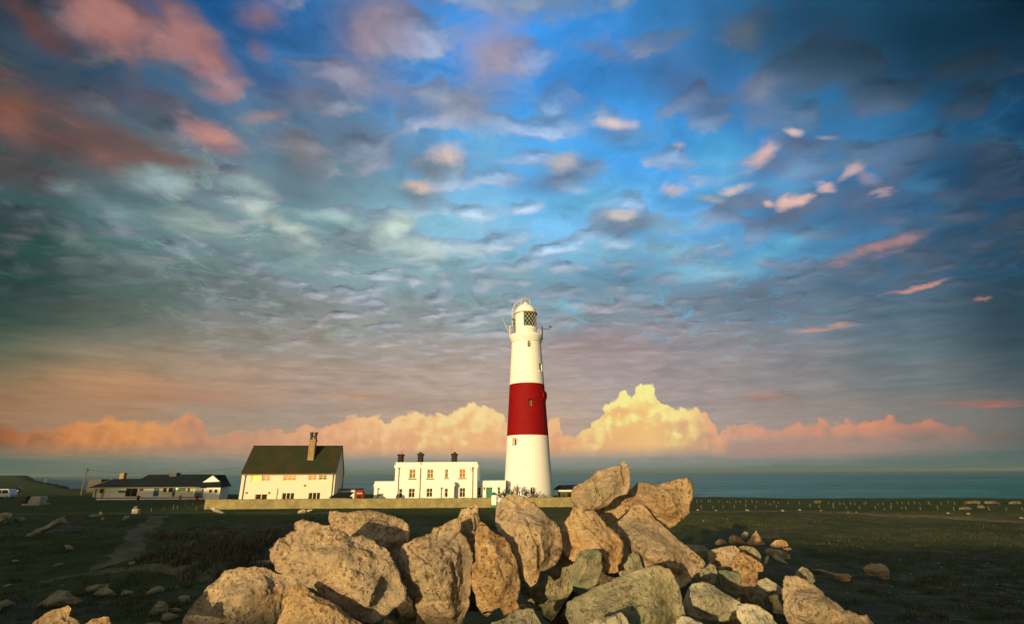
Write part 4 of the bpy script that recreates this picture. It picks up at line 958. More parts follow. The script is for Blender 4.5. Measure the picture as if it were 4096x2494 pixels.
# roofs
def roofmesh(name, vs, fs): return MB().add([(x-O_, y, z) for x, y, z in vs], fs).build(name, MT['slate'], lb)
def on(u, v, dy): x, z = FL.hit(*W6(u, v), dy=dy); return x, z
rxa, rzl = on(430, 262, 4.2); rxb, _ = on(900, 262, 4.2)
roofmesh('low_roof', [(xa,-.1,zE_),(on(1100,400,0)[0],-.1,zE_),(on(1100,400,0)[0],9.2,zE_),(xa,9.2,zE_),(rxa,4.2,rzl),(on(1100,262,4.2)[0],4.2,rzl)], [(0,3,2,1),(0,1,5,4),(1,2,5),(2,3,4,5),(3,0,4)])
mxa, mz = on(1000, 192, 5.2); mxb, _ = on(2060, 190, 5.2); e0, _ = on(640, 405, 0)
roofmesh('main_roof', [(e0,-.1,zE_+.02),(xb,-.1,zE_+.02),(xb*118.6/108+1.5,10.6,zE_+.02),(e0,10.6,zE_+.02),(mxa,5.2,mz),(mxb,5.2,mz)], [(0,3,2,1),(0,1,5,4),(1,2,5),(2,3,4,5),(3,0,4)])
g0 = on(1878, 318, .6); g1 = on(2195, 306, .6); gt_ = on(2065, 198, .6)
roofmesh('wing_roof', [(xw0,-1.6,zE_+.04),(xw1,-1.6,zE_+.04),(g1[0],.6,g1[1]),(g0[0],.6,g0[1]),(gt_[0],.6,gt_[1]+.03),(gt_[0],5.2,gt_[1]+.03),(xw0,5.2,zE_+.04),(xw1*113.2/108+1.2,5.2,zE_+.04)],
         [(0,1,2,3),(3,2,4),(0,3,4,5,6),(1,7,5,4,2),(0,6,7,1),(6,5,7)])
MB().prism([(g0[0]-O_+.2, g0[1]), (g1[0]-O_-.2, g1[1]), (gt_[0]-O_, gt_[1]-.1)], .5, .59).build('gable_panel', MT['white'], lb)
MB().box(0, Wd, -.22, -.104, zE_-.12, zE_+.06).build('gutter', MT['sill'], lb)
cx_, cz_ = on(1450, 185, 5.2); MB().box(cx_-O_-.75, cx_-O_+.75, 4.3, 5.6, mz-1.2, mz+.35).build('chimney', MT['iron'], lb)
def lrect(a, m, nm='panel', y0=.82, y1=.896, par=None):
    x0, x1, z0, z1 = FL.rect(W6(*a), dy=.9); return MB().box(x0-O_, x1-O_, y0, y1, max(z0, -.1), z1).build(nm, MT[m], par or lb)
lrect((100,424,372,560), 'cream', 'painted_sunlight_sheet'); lrect((212,428,268,492), 'gl_dark', 'window', .72, .79)  # cream sheets put the sunlit yellow stretches into the wall colour
for u in (143, 262): lrect((u-6,424,u+6,572), 'brown', 'post', .6, .7)
lrect((512,448,624,490), 'teal', 'window'); dd_ = lrect((632,420,815,548), 'gl_dark', 'glazed_door'); lrect((718,420,728,548), 'teal', 'door_frame', .75, .815, dd_)
lrect((858,424,918,456), 'redp', 'sign'); lrect((1088,414,1172,545), 'bluep', 'door'); lrect((1176,414,1400,540), 'cream', 'painted_sunlight_sheet')
lrect((1252,412,1302,476), 'gl_dark', 'window', .74, .81); lrect((1342,412,1402,476), 'gl_dark', 'window', .74, .81); lrect((1404,412,1442,548), 'bluep', 'post', .7, .81)
lrect((1446,410,1724,556), 'cream', 'painted_sunlight_sheet'); lrect((1478,412,1614,460), 'teal', 'sign_board', .72, .81); lrect((1655,412,1680,475), 'brown', 'post', .6, .7)
lrect((1776,420,1890,560), 'bluep', 'door', .6, .7); lrect((100,566,1900,580), 'brown', 'skirting', .8, .893)
lx_, lz_ = FL.hit(*W6(1468, 418), dy=.5)
def _lampm(n, p): p.inputs['Emission Color'].default_value = (1, .8, .12, 1); p.inputs['Emission Strength'].default_value = 3.5; p.inputs['Base Color'].default_value = (.5, .4, .1, 1)
MB().lathe([(.02, -.17), (.14, -.1), (.17, 0), (.14, .1), (.02, .17)], 12).build('lamp', mat('lamp_bulb', _lampm), lb, smooth=True).location = (lx_-O_, .5, lz_)
for a in ((1996,430,2052,492), (2084,430,2142,492)):
    x0, x1, z0, z1 = FL.rect(W6(*a), dy=-.4); window(lb, x0-O_, x1-O_, z0, z1, -.52, 'gl_dark', 1, (), fw=.08)
for (u, v, m, lab) in ((843,535,'redp','red flower tub by the glazed door of the long low building'), (1530,525,'clay','orange flower tub below the lamp of the long low building'), (1812,520,'redp','red bin in front of the blue door of the long low building')):
    x, z = FL.hit(*W6(u, v), dy=-1.0); t_ = thing('tub', (x, 107, 0), lab, 'tub'); MB().lathe([(.2,0),(.26,.3),(.28,.5),(.24,.5),(.2,.45)], 14).build('pot', MT[m], t_, smooth='auto')
    MB().lathe([(.22,.48),(.32,.62),(.28,.8),(.05,.88)], 9).build('planting', MT[m], t_)
# cottage behind its left end
FT = Fac(0, 122); x0, x1, z0, z1 = FT.rect(W6(10, 330, 405, 420)); _, rt = FT.hit(*W6(300, 262))
ct = thing('cottage', (x0, 122, 0), 'small cottage with tan roof and pale chimney behind the left end of the long building', 'cottage'); Wc = x1-x0
MB().box(.3, Wc-.3, 0, 7, -.3, z0+1.2).build('wall', MT['wood'], ct)
MB().add([(0,-.3,z0+.9),(Wc,-.3,z0+.9),(Wc,7.3,z0+.9),(0,7.3,z0+.9),(Wc*.45,3.5,rt),(Wc,3.5,rt)], [(0,3,2,1),(0,1,5,4),(1,2,5),(2,3,4,5),(3,0,4)]).build('roof', MT['tanroof'], ct)
MB().box(Wc*.9-.5, Wc*.9+.5, 3, 4, rt-1, rt+1.3).build('chimney', MT['brick'], ct)
lo_, _z = FT.hit(*W6(30, 360)); MB().box(lo_-x0-1.2, lo_-x0+1.8, 1.0, 6, -.2, z0+2.0).build('outshot', MT['iron'], ct)

# ================================================================== pole and wire
WP = conv(0, 1800, 4.928); hp, _t = ground_hit(*WP(1595, 885)); Yp = hp.y; tp = at_y(*WP(1728, 330), Yp)
pl = thing('utility_pole', (hp.x, hp.y, hp.z), 'leaning brown wooden utility pole left of the long low building', 'pole')
dtop = Vector((tp.x-hp.x, 0, tp.z-hp.z))
MB().tube([(0,0,-.4), dtop*.5, dtop], [.17, .14, .11], 10).build('post', MT['pole'], pl, smooth='auto')
MB().box(dtop.x-.28, dtop.x+.28, -.2, .2, dtop.z-.9, dtop.z-.5).box(dtop.x-.06, dtop.x+.5, -.06, .06, dtop.z-1.35, dtop.z-1.25).build('crosspiece', MT['iron'], pl)
wr = MB(); p0 = Vector((tp.x, Yp, tp.z-.6)); p1 = at_y(960, 1868, 130)
wr.tube([p0.lerp(p1, t) - Vector((0, 0, 4*t*(1-t)*1.2)) for t in np.linspace(0, 1, 24)], .025, 4)
tag(wr.build('overhead_wire', MT['iron']), 'thin overhead wire running right from the utility pole', 'wire')

# ================================================================== vehicles, plinth, person
def car(label, px, py, Yq, length, h, paint, rz, cat, name):
    p = at_y(px, py, Yq); z = gz(p.x, Yq); t_ = thing(name, (p.x, Yq, z), label, cat, rz=rz); l = length/2; w = .88
    side = [(-l,.35),(l,.35),(l,.95),(l*.96,1.05),(l*.72,h*.94),(l*.6,h),(-l*.25,h),(-l*.42,h*.95),(-l*.62,1.08),(-l*.97,.9)]
    MB().prism(side, -w, w).build('body', MT[paint], t_, bevel=.06)
    MB().add([(-l*.56,-w-.012,1.08),(-l*.38,-w-.012,h*.9),(l*.02,-w-.012,h*.93),(l*.02,-w-.012,1.08)], [(0,1,2,3)]).add([(l*.08,-w-.012,1.08),(l*.08,-w-.012,h*.93),(l*.62,-w-.012,h*.9),(l*.82,-w-.012,1.08)], [(0,1,2,3)]).build('side_window', MT['gl_dark'], t_)
    for sx in (-l*.62, l*.62):
        for sy in (-w+.08, w-.08):
            wh = MB().tube([(sx, sy-.11, .33), (sx, sy+.11, .33)], .33, 18).build('wheel', MT['rubber'], t_, smooth='auto')
            MB().tube([(sx, sy-.125, .33), (sx, sy+.125, .33)], .18, 12).build('rim', MT['galv'], wh)
    for sy in (-.6, .6): MB().box(-l*.99, -l*.95, sy-.14, sy+.14, .62, .78).build('headlight', MT['galv'], t_)
car('white van parked at the far left edge', 14, 1984, 119, 4.4, 2.0, 'carw', 0, 'van', 'parked_van')
car('dark blue car parked beyond the white van', 57, 1958, 168, 3.4, 1.45, 'navy', rad(30), 'car', 'parked_car')
h_, _ = ground_hit(131, 2019); q_ = lambda a: FQ.rect(a)
FQ = Fac(0, h_.y); x0, x1, _, zt_ = FQ.rect((114, 1984, 158, 2014)); zg_ = h_.z
st_ = thing('stone_plinth', (x0, h_.y, zg_), 'pale rounded block of stone on a wider slab, far left near the van', 'plinth'); hh_ = zt_-zg_; w_ = x1-x0
MB().prism([(-.1,.25),(w_+.1,.25),(w_+.02,hh_*.8),(w_-.12,hh_),(.4,hh_),(.18,hh_*.8)], 0, 1.5).build('block', MT['rp'], st_, bevel=.08)
MB().box(-.75, w_+.35, -.3, 1.8, -.2, .246).build('slab', MT['rp'], st_, bevel=.04)
# person leaning on the plinth: one skinned body
def person(px, py, Yq, H, label, lean=.22):
    p = at_y(px, py, Yq); z = gz(p.x, Yq); o = thing('person', (p.x, Yq, z), label, 'person')
    V_ = [((0,0,.93),.13), ((.03,0,1.12),.12), ((.09,0,1.36),.14), ((.13,0,1.50),.055), ((.16,-.01,1.60),.085), ((.17,-.02,1.70),.07),
          ((-.02,.09,.88),.09), ((-.03,.10,.50),.062), ((-.05,.11,.08),.045), ((-.05,-.08,.03),.04),
          ((-.02,-.09,.88),.09), ((-.12,-.10,.50),.062), ((-.20,-.11,.08),.045), ((-.22,-.26,.03),.04),
          ((.09,.17,1.38),.055), ((.15,.21,1.12),.042), ((.26,.16,.95),.032), ((.32,.14,.93),.026),
          ((.09,-.17,1.38),.055), ((.0,-.23,1.12),.042), ((-.12,-.25,.93),.032), ((-.17,-.25,.88),.026)]
    E_ = [(0,1),(1,2),(2,3),(3,4),(4,5),(0,6),(6,7),(7,8),(8,9),(0,10),(10,11),(11,12),(12,13),(2,14),(14,15),(15,16),(16,17),(2,18),(18,19),(19,20),(20,21)]
    me = bpy.data.meshes.new('body'); me.from_pydata([v for v, r in V_], E_, []); me.materials.append(MT['cloth'])
    bo = bpy.data.objects.new('body', me); SC.collection.objects.link(bo); bo.parent = o; bo.scale = (H/1.78,)*3
    md = bo.modifiers.new('skin', 'SKIN'); 
    for i, (v, r) in enumerate(V_): me.skin_vertices[0].data[i].radius = (r, r)
    me.skin_vertices[0].data[0].use_root = True
    s_ = bo.modifiers.new('sub', 'SUBSURF'); s_.levels = 1; s_.render_levels = 2
    fc_ = MB().lathe([(.01,-.09),(.06,-.07),(.075,0),(.06,.07),(.01,.09)], 10).build('face', MT['skin'], o, smooth=True); fc_.location = (.165*H/1.78, -.05, 1.63*H/1.78)
    return o
person(106, 2008, h_.y+.3, 1.72, 'person in dark clothes leaning against the stone plinth at far left')
p_ = at_y(93, 1998, h_.y-.1); bg_ = thing('red_bag', (p_.x, h_.y-.1, gz(p_.x, h_.y)), 'small dark red rucksack beside the person at far left', 'rucksack')
MB().prism([(-.22,0),(.22,0),(.25,.55),(.12,.8),(-.12,.8),(-.25,.55)], -.15, .15).build('pack', MT['redp'], bg_, bevel=.06)
MB().tube([(-.1,-.18,.1),(-.12,-.24,.4),(-.1,-.18,.72)], .02, 5).build('strap', MT['cloth'], bg_)
# white post with blue cap
h2, _ = ground_hit(544, 2053); t_ = thing('marker_stone', tuple(h2), 'whitish marker stone with a dark blue top beside the path left of the wall', 'marker')
MB().box(-.45, .4, -.3, .3, -.1, .62).build('base', MT['rp'], t_, bevel=.08); MB().box(-.36, .2, -.25, .25, .62, .95).build('top', MT['navy'], t_, bevel=.06)

# far houses on the headland
for k, (u, v, w, c) in enumerate(((95,580,34,'white'),(415,588,44,'cream'),(598,598,40,'white'),(515,642,56,'white'),(878,574,40,'white'),(22,580,24,'white'))):
    px, py = WP(u, v); r = ray(px, py); Yf = 620+40*k
    p = CAM + r*(Yf/r.y); z = gz(p.x, p.y); w2 = w/4.928/F*Yf*1.0
    lab = ['tiny white house second from the left edge on the far headland', 'tiny yellowish house in the middle of the far headland', 'tiny white house right of the yellowish one on the far headland', 'tiny white house lowest on the slope of the far headland', 'tiny white house at the right tip of the far headland', 'tiny white house at the left edge of the far headland'][k]
    t_ = thing('distant_house', (p.x, p.y, 0), lab, 'house', 'distant houses on the headland')
    zt2 = p.z+1.8; MB().box(0, w2, 0, w2*.7, z-1 if z < zt2-2 else zt2-3, zt2).build('wall', MT[c], t_)
    MB().add([(-.3,-.3,zt2),(w2+.3,-.3,zt2),(w2+.3,w2*.7+.3,zt2),(-.3,w2*.7+.3,zt2),(0,w2*.35,zt2+w2*.22),(w2,w2*.35,zt2+w2*.22)], [(0,3,2,1),(0,1,5,4),(1,2,5),(2,3,4,5),(3,0,4)]).build('roof', MT['slate'], t_)

# ================================================================== rocks
ZA = conv(700, 1980, 2.464); ZB = conv(1550, 1900, 2.5253); ZC = conv(2150, 1800, 2.1613); ZD = conv(2700, 2050, 2.7378); ZE = conv(0, 2000, 3.036)
def in_poly(P, q):
    x, y = q; c = False
    for i in range(len(P)):
        (x0, y0), (x1, y1) = P[i-1], P[i]
        if (y0 > y) != (y1 > y) and x < (x1-x0)*(y-y0)/(y1-y0)+x0: c = not c
    return c
def dist_poly(P, q):
    P = np.asarray(P); a = np.roll(P, 1, 0); d = P-a; t = np.clip(((q-a)*d).sum(1)/np.maximum((d*d).sum(1), 1e-9), 0, 1)
    return np.sqrt((((a+d*t[:, None])-q)**2).sum(1).min())
rock_no = [0]
def rock(label, zone, outline, depth=None, ridge=(), m='rw', thick=.55, lean=.30, detail=None, amp=1., cat='boulder', group='boulders of the rubble pile', name='boulder', seed=None, smooth_it=1, sink=.0, creases=()):
    """a stone: its outline at a distance, swelling towards and away from the viewer, broken into facets"""
    rock_no[0] += 1; rnd = random.Random(seed if seed is not None else rock_no[0]*13+5); rs = np.random.RandomState(rock_no[0])
    O = [zone(*p) for p in outline]
    c0 = (sum(p[0] for p in O)/len(O), sum(p[1] for p in O)/len(O)); O = [(c0[0]+(x-c0[0])*1.045, c0[1]+(y-c0[1])*1.045) for x, y in O]
    cx = sum(p[0] for p in O)/len(O); cy = sum(p[1] for p in O)/len(O); bot = max(p[1] for p in O)
    if depth is None:
        h, depth = ground_hit(cx, bot-.12*(bot-min(p[1] for p in O)))
    s = depth/F                                   # metres per photo pixel there
    Q = [np.array(((x-cx)*s, (cy-y)*s)) for x, y in O]
    if ((np.roll([q[0] for q in Q], -1)-[q[0] for q in Q])*(np.roll([q[1] for q in Q], -1)+[q[1] for q in Q])).sum() > 0: Q = Q[::-1]
    size = math.sqrt(max(abs(sum(Q[i-1][0]*Q[i][1]-Q[i][0]*Q[i-1][1] for i in range(len(Q))))/2, 1e-4))
    # densify the outline with jitter
    R_ = []; st = size*.16
    for i in range(len(Q)):
        a, b_ = Q[i], Q[(i+1) % len(Q)]; n = max(1, int(np.linalg.norm(b_-a)/st))
        for k in range(n): 
            p = a+(b_-a)*k/n
            if k: d = b_-a; p = p+np.array((-d[1], d[0]))/np.linalg.norm(d)*rnd.uniform(-1, 1)*size*.012
            R_.append(p)
    inner = []; hs_ = []; back = []
    dmax = 0
    bb0 = np.min(Q, 0); bb1 = np.max(Q, 0)
    cand = [np.array((rnd.uniform(bb0[0], bb1[0]), rnd.uniform(bb0[1], bb1[1]))) for _ in range(500)]
    cand = [c for c in cand if in_poly(Q, c)]
    dist = [dist_poly(Q, c) for c in cand]; dmax = max(dist)
    prof_ = lambda d: (1-(1-min(d/dmax, 1))**2.4)
    T = size*thick
    for (u, v, hgt) in ridge:
        x, y = zone(u, v); inner.append(np.array(((x-cx)*s, (cy-y)*s))); hs_.append(hgt*size*1.4); back.append(-T*.8*prof_(dist_poly(Q, inner[-1])))
    for c, d in zip(cand, dist):
        if d < size*.07: continue
        if all(np.linalg.norm(c-o) > size*(.20 if not ridge else .24) for o in inner):
            inner.append(c); hs_.append(T*prof_(d)*rnd.uniform(.5, 1.1)); back.append(-T*.85*prof_(d)*rnd.uniform(.8, 1))
    for k, (u, v, hgt) in enumerate(ridge): pass
    # where ridge heights are given, the loose points between follow them
    if ridge:
        nr = len(ridge)
        for i in range(nr, len(inner)):
            w = [1/(np.linalg.norm(inner[i]-inner[j])/size+.05)**3 for j in range(nr)]; e = dist_poly(Q, inner[i])/size; w0 = 1/(e+.05)**3
            hs_[i] = (sum(a*hs_[j] for j, a in enumerate(w))+0)/(sum(w)+w0)*1.0+size*rnd.uniform(-.05, .05)
    pts = R_+inner; nR = len(R_)
    vo, eo, fo, ov, oe, of = delaunay_2d_cdt([Vector(p) for p in pts], [(i, (i+1) % nR) for i in range(nR)], [], 1, 1e-6)
    hgt = []; bk = []
    for k, src in enumerate(ov):
        j = src[0] if src else None
        if j is None or j < nR: hgt.append(0.); bk.append(0.)
        else: hgt.append(hs_[j-nR]); bk.append(back[j-nR])
    n = len(vo); V3 = []; idx = {}
    V3 = [(v.x, v.y, hgt[i]) for i, v in enumerate(vo)]; Fc = [tuple(f) for f in fo]
    bmap = {}
    for i in range(n):
        if abs(bk[i]) > 1e-9: bmap[i] = len(V3); V3.append((vo[i].x*.96, vo[i].y*.96, bk[i]))
        else: bmap[i] = i
    for f in fo:
        g_ = tuple(bmap[i] for i in f)[::-1]
        if any(bmap[i] != i for i in f): Fc.append(g_)
        else:                                    # flap lying in the outline plane: give its back a centre point
            c_ = np.mean([(vo[i].x, vo[i].y) for i in f], 0); V3.append((c_[0], c_[1], -T*.12)); k_ = len(V3)-1
            for a_ in range(len(f)): Fc.append((g_[a_], g_[(a_+1) % len(f)], k_))
    bm = bmesh.new(); bv = [bm.verts.new(v) for v in V3]
    for f in Fc:
        try: bm.faces.new([bv[i] for i in f])
        except ValueError: pass
    bmesh.ops.recalc_face_normals(bm, faces=bm.faces)
    pxs = size/s                                  # photo pixels across
    levels = detail if detail is not None else (5 if pxs > 230 else 4 if pxs > 110 else 3 if pxs > 40 else 2)
    for L_ in range(levels):
        bmesh.ops.subdivide_edges(bm, edges=bm.edges, cuts=1, use_grid_fill=True, smooth=0)
        bmesh.ops.triangulate(bm, faces=bm.faces) if L_ == 0 else None
        if L_ == min(3, levels-1):
            for _ in range(smooth_it): bmesh.ops.smooth_vert(bm, verts=bm.verts, factor=.5, use_axis_x=True, use_axis_y=True, use_axis_z=True)
        if len(bm.faces) > 26000: break
    me = bpy.data.meshes.new(name); bm.normal_update(); 
    co = np.array([v.co for v in bm.verts]); no = np.array([v.normal for v in bm.verts])
    # knock flats off it
    for _ in range(30):
        d = rs.normal(size=3); d[2] = abs(d[2])+.45; d /= np.linalg.norm(d)
        pr = co @ d; lim = np.percentile(pr, rs.uniform(86, 96)); ex = np.maximum(pr-lim, 0)
        fade = np.clip(np.abs(co[:, 2])/(size*.10), 0, 1)      # keep the outline
        co -= (ex*fade)[:, None]*d
    off = rs.uniform(0, 50, 3); k1 = 1.6/size
    a_ = amp*size
    lo_f = fbm(co*k1*1.2+off, 3); cell = ridged(co*k1*2.1+off+9, 2)
    disp = a_*(.018*lo_f+.011*(cell-.6))+ min(size*.012, .012)*amp*fbm(co*9+off, 3)+min(size*.008, .009)*amp*fbm(co*22+off, 3)
    ledge = np.sin((co[:, 1]*1.0+co[:, 0]*rs.uniform(-.7, .7)+co[:, 2]*rs.uniform(-.4, .4))*11/size**.5+2.2*fbm(co*k1+off+3, 2)); disp += a_*.006*np.sign(ledge)*np.abs(ledge)**.4*ss(-.1, .3, lo_f)
    co += no*disp[:, None]
    for (u0_, v0_, u1_, v1_, dep) in creases:     # fissures
        A_ = np.array([(zone(u0_, v0_)[0]-cx)*s, (cy-zone(u0_, v0_)[1])*s]); B_ = np.array([(zone(u1_, v1_)[0]-cx)*s, (cy-zone(u1_, v1_)[1])*s]); d_ = B_-A_
        t_ = np.clip(((co[:, :2]-A_) @ d_)/(d_ @ d_), 0, 1); q_ = np.linalg.norm(co[:, :2]-(A_+t_[:, None]*d_)+.02*size*np.stack([fbm(co*k1*3+off, 2)]*2, 1), axis=1)
        co[:, 2] -= np.where(co[:, 2] > 0, dep*size*np.exp(-(q_/(.022*size))**2), 0)
    # into the world: height towards the viewer scales along the sight line, the top leaning away
    px = cx+co[:, 0]/s; py = cy-co[:, 1]/s; dep_ = depth-co[:, 2]+lean*co[:, 1]
    W = np.array(CAM)[None]+((np.array(fwd)[None]+np.outer((px-2048)/F, np.array(rgt))+np.outer((1247-py)/F, np.array(up)))*dep_[:, None])
    org = np.array([W[:, 0].mean(), W[:, 1].mean(), W[:, 2].min()])
    for v, c in zip(bm.verts, W-org): v.co = c
    bmesh.ops.recalc_face_normals(bm, faces=bm.faces)
    bm.to_mesh(me); bm.free(); me.polygons.foreach_set('use_smooth', [True]*len(me.polygons)); me.materials.append(MT[m])
    o = bpy.data.objects.new(name, me); SC.collection.objects.link(o); o.location = org
    return tag(o, label, cat, group)

rock('long boulder at the lower left end of the pile, pale left face, dark right face', ZA,
  [(60,1420),(105,1215),(215,1040),(330,930),(420,830),(500,745),(620,715),(750,712),(870,715),(930,735),(1000,765),(1060,790),(1120,840),(1160,900),(1130,990),(1080,1060),(1060,1120),(1020,1200),(1015,1266),(1000,1420)],
  5.8, [(765,745,.10),(690,830,.30),(600,900,.38),(520,985,.42),(430,1110,.46),(370,1230,.48),(330,1340,.48),(800,1000,.16),(900,850,.12),(700,1150,.26),(950,1050,.08),(600,1250,.36)], 'rw', lean=.35)
rock('biggest brown boulder left of centre with a pitted lumpy top and shaded underside', ZA,
  [(960,540),(1010,440),(1110,400),(1180,350),(1192,285),(1300,240),(1400,265),(1470,300),(1530,295),(1620,345),(1740,405),(1860,400),(1930,440),(2000,500),(2060,520),(2100,590),(2165,690),(2190,760),(2240,850),(2272,950),(2255,1020),(2150,1100),(2080,1170),(1980,1230),(1930,1252),(1850,1225),(1700,1135),(1500,1010),(1380,915),(1300,885),(1160,890),(1100,800),(1000,740),(980,680),(965,620)],
  5.3, [(1190,560,.34),(1230,700,.40),(1310,820,.34),(1480,560,.30),(1600,700,.40),(1500,880,.36),(1750,860,.42),(1900,700,.34),(1950,960,.36),(2100,900,.22),(1750,1040,.34),(2000,1080,.24),(1400,400,.12),(1800,520,.18),(1060,600,.14),(1900,1160,.10),(1130,740,.20),(1620,1030,.2)], 'rw', lean=.45, amp=1.5)
rock('tan boulder behind the biggest brown one with a rough top and a shaded lower slope', ZA,
  [(1530,180),(1540,165),(1620,165),(1740,170),(1880,150),(2000,160),(2120,195),(2240,240),(2300,300),(2310,350),(2290,450),(2240,520),(2190,620),(2140,650),(2050,640),(1900,600),(1700,480),(1560,340),(1530,250)],
  6.5, [(1700,240,.18),(1950,250,.28),(2080,330,.32),(2200,340,.2),(2120,460,.30),(1900,380,.34),(2150,560,.12)], 'rw', lean=.5, amp=1.3)
rock('orange boulder cut by the bottom edge in front of the biggest brown one', ZA,
  [(990,1420),(1020,1266),(1045,1200),(1080,1110),(1075,1040),(1140,990),(1150,920),(1220,870),(1270,890),(1330,940),(1480,1030),(1600,1110),(1720,1200),(1850,1280),(1960,1420)],
  4.8, [(1230,900,.06),(1290,960,.26),(1400,1050,.36),(1520,1150,.42),(1620,1260,.46),(1150,1060,.24),(1200,1180,.38),(1350,1250,.46),(1720,1290,.22),(1100,1250,.24)], 'ro', lean=.5, amp=1.5)
rock('large upright cracked boulder with a square block standing out of its face', ZB,
  [(118,820),(145,740),(180,690),(300,640),(440,580),(460,540),(550,520),(600,480),(700,438),(722,440),(732,560),(722,590),(790,650),(842,720),(862,790),(856,900),(850,1100),(822,1300),(790,1440),(768,1520),(770,1660),(315,1660),(300,1500),(305,1280),(215,1180),(170,1080),(138,960)],
  5.6, [(200,760,.12),(330,700,.16),(520,620,.16),(620,560,.10),(300,820,.26),(300,960,.28),(330,1100,.30),(520,800,.30),(640,840,.34),(690,900,.34),(420,985,.40),(560,990,.44),(670,1010,.40),(460,1130,.40),(600,1160,.36),(700,1120,.26),(330,1280,.30),(500,1300,.34),(720,1280,.30),(500,1480,.34),(740,760,.26),(800,900,.22),(800,1150,.16),(780,1300,.12)], 'rw', lean=.25, amp=1.2,
  creases=((230,720,440,890,.06),(440,590,440,830,.05),(670,880,700,1090,.05),(720,600,560,760,.04),(400,1010,460,1150,.06),(305,1290,790,1250,.04)))
rock('small pointed pinkish boulder behind the right shoulder of the cracked one', ZB,
  [(700,470),(745,340),(800,335),(860,315),(902,293),(915,400),(932,450),(925,500),(895,540),(905,600),(890,720),(870,800),(800,780),(740,680),(700,600)],
  6.0, [(790,400,.2),(870,380,.22),(860,500,.26),(780,560,.24),(830,650,.28),(905,450,.10)], 'rw', lean=.3)
rock('tall narrow orange boulder standing right of the cracked one', ZB,
  [(945,478),(1000,510),(1045,560),(1100,610),(1180,640),(1230,700),(1260,790),(1290,850),(1310,980),(1335,1140),(1300,1260),(1320,1330),(1270,1380),(1180,1390),(1130,1315),(1060,1370),(1010,1412),(960,1380),(910,1300),(890,1200),(860,1100),(858,920),(900,880),(885,760),(890,620),(920,520)],
  5.55, [(985,560,.10),(1040,660,.22),(1110,650,.28),(1140,780,.38),(1155,900,.42),(1190,1080,.44),(1165,1220,.36),(980,760,.22),(1000,950,.32),(960,1060,.26),(1060,1150,.42),(1010,1280,.28),(1230,900,.18),(1260,1100,.2),(1240,1300,.2),(940,900,.1)], 'ro', lean=.2, creases=((980,620,960,860,.05),(1080,1120,1030,1200,.05),(1130,900,1190,1040,.04)))
rock('large flat topped boulder below the gate with a tongue of rock hanging down its front', ZB,
  [(1093,360),(1110,290),(1160,240),(1230,195),(1290,188),(1370,225),(1450,270),(1540,330),(1600,410),(1680,460),(1732,520),(1752,600),(1758,740),(1740,810),(1690,880),(1580,945),(1540,960),(1526,1000),(1490,1070),(1452,1112),(1410,1060),(1370,980),(1320,900),(1270,800),(1225,700),(1195,640),(1130,560),(1098,470)],
  5.9, [(1180,300,.16),(1280,260,.12),(1260,480,.30),(1250,400,.24),(1350,560,.36),(1400,460,.24),(1500,420,.2),(1440,640,.40),(1430,790,.44),(1510,820,.40),(1480,560,.30),(1500,650,.34),(1730,560,.22),(1620,620,.34),(1620,780,.30),(1700,700,.22),(1440,960,.36),(1500,940,.34),(1455,1060,.18),(1290,700,.20),(1160,450,.08),(1560,880,.16)], 'rw', lean=.55, creases=((1400,440,1520,700,.05),(1535,700,1530,930,.10),(1130,270,1370,330,.03)))
rock('dark shaded boulder wedged low between the flat topped one and the small upright block', ZB,
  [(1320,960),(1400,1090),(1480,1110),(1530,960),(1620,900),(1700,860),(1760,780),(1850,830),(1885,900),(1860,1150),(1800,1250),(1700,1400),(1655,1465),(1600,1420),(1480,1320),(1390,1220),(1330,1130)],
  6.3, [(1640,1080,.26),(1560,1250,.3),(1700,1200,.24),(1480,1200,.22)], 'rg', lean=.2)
rock('grey green stone at the bottom edge below the tall narrow orange boulder', ZB,
  [(1000,1560),(1060,1480),(1200,1438),(1290,1370),(1400,1330),(1470,1338),(1490,1400),(1550,1500),(1570,1620),(1000,1640)], 4.7, [(1300,1430,.2),(1420,1400,.2),(1350,1540,.34)], 'rg', lean=.5)
rock('small grey stone in the gap below the biggest brown boulder', ZB, [(-60,1560),(0,1340),(40,1300),(90,1320),(125,1400),(135,1560)], 5.9, (), 'rg')
rock('boulder with orange left side and grey sloping top under the highest boulder', ZC,
  [(205,780),(210,700),(240,630),(290,560),(320,500),(400,505),(440,528),(490,530),(540,580),(600,655),(650,690),(705,740),(742,800),(742,900),(722,960),(690,990),(692,1040),(640,1056),(560,1030),(500,1020),(400,1010),(310,955),(240,900),(210,850)],
  6.15, [(330,560,.12),(420,600,.2),(400,680,.34),(300,700,.24),(280,850,.26),(380,850,.36),(480,760,.38),(560,820,.36),(640,900,.30),(520,650,.24),(640,790,.28),(450,950,.28),(620,1000,.14)], 'ro', lean=.4, creases=((400,640,640,830,.07),(470,740,560,830,.05)))
rock('highest boulder, a leaning block with a knob on its right corner against the sea', ZC,
  [(298,360),(320,310),(400,275),(490,215),(520,180),(600,160),(680,140),(716,136),(721,105),(740,96),(765,118),(790,180),(796,300),(782,350),(762,378),(680,405),(600,475),(480,512),(420,522),(370,502),(312,502),(300,430)],
  6.7, [(350,340,.16),(380,440,.26),(500,240,.18),(480,360,.30),(520,300,.30),(640,200,.24),(720,200,.24),(745,250,.26),(740,300,.26),(520,340,.34),(620,330,.32),(560,400,.22),(460,440,.28),(420,490,.08),(680,340,.22),(755,150,.1),(770,250,.14),(650,390,.05)], 'rw', lean=.3, amp=.9, creases=((490,220,520,360,.08),(728,150,755,300,.10)))
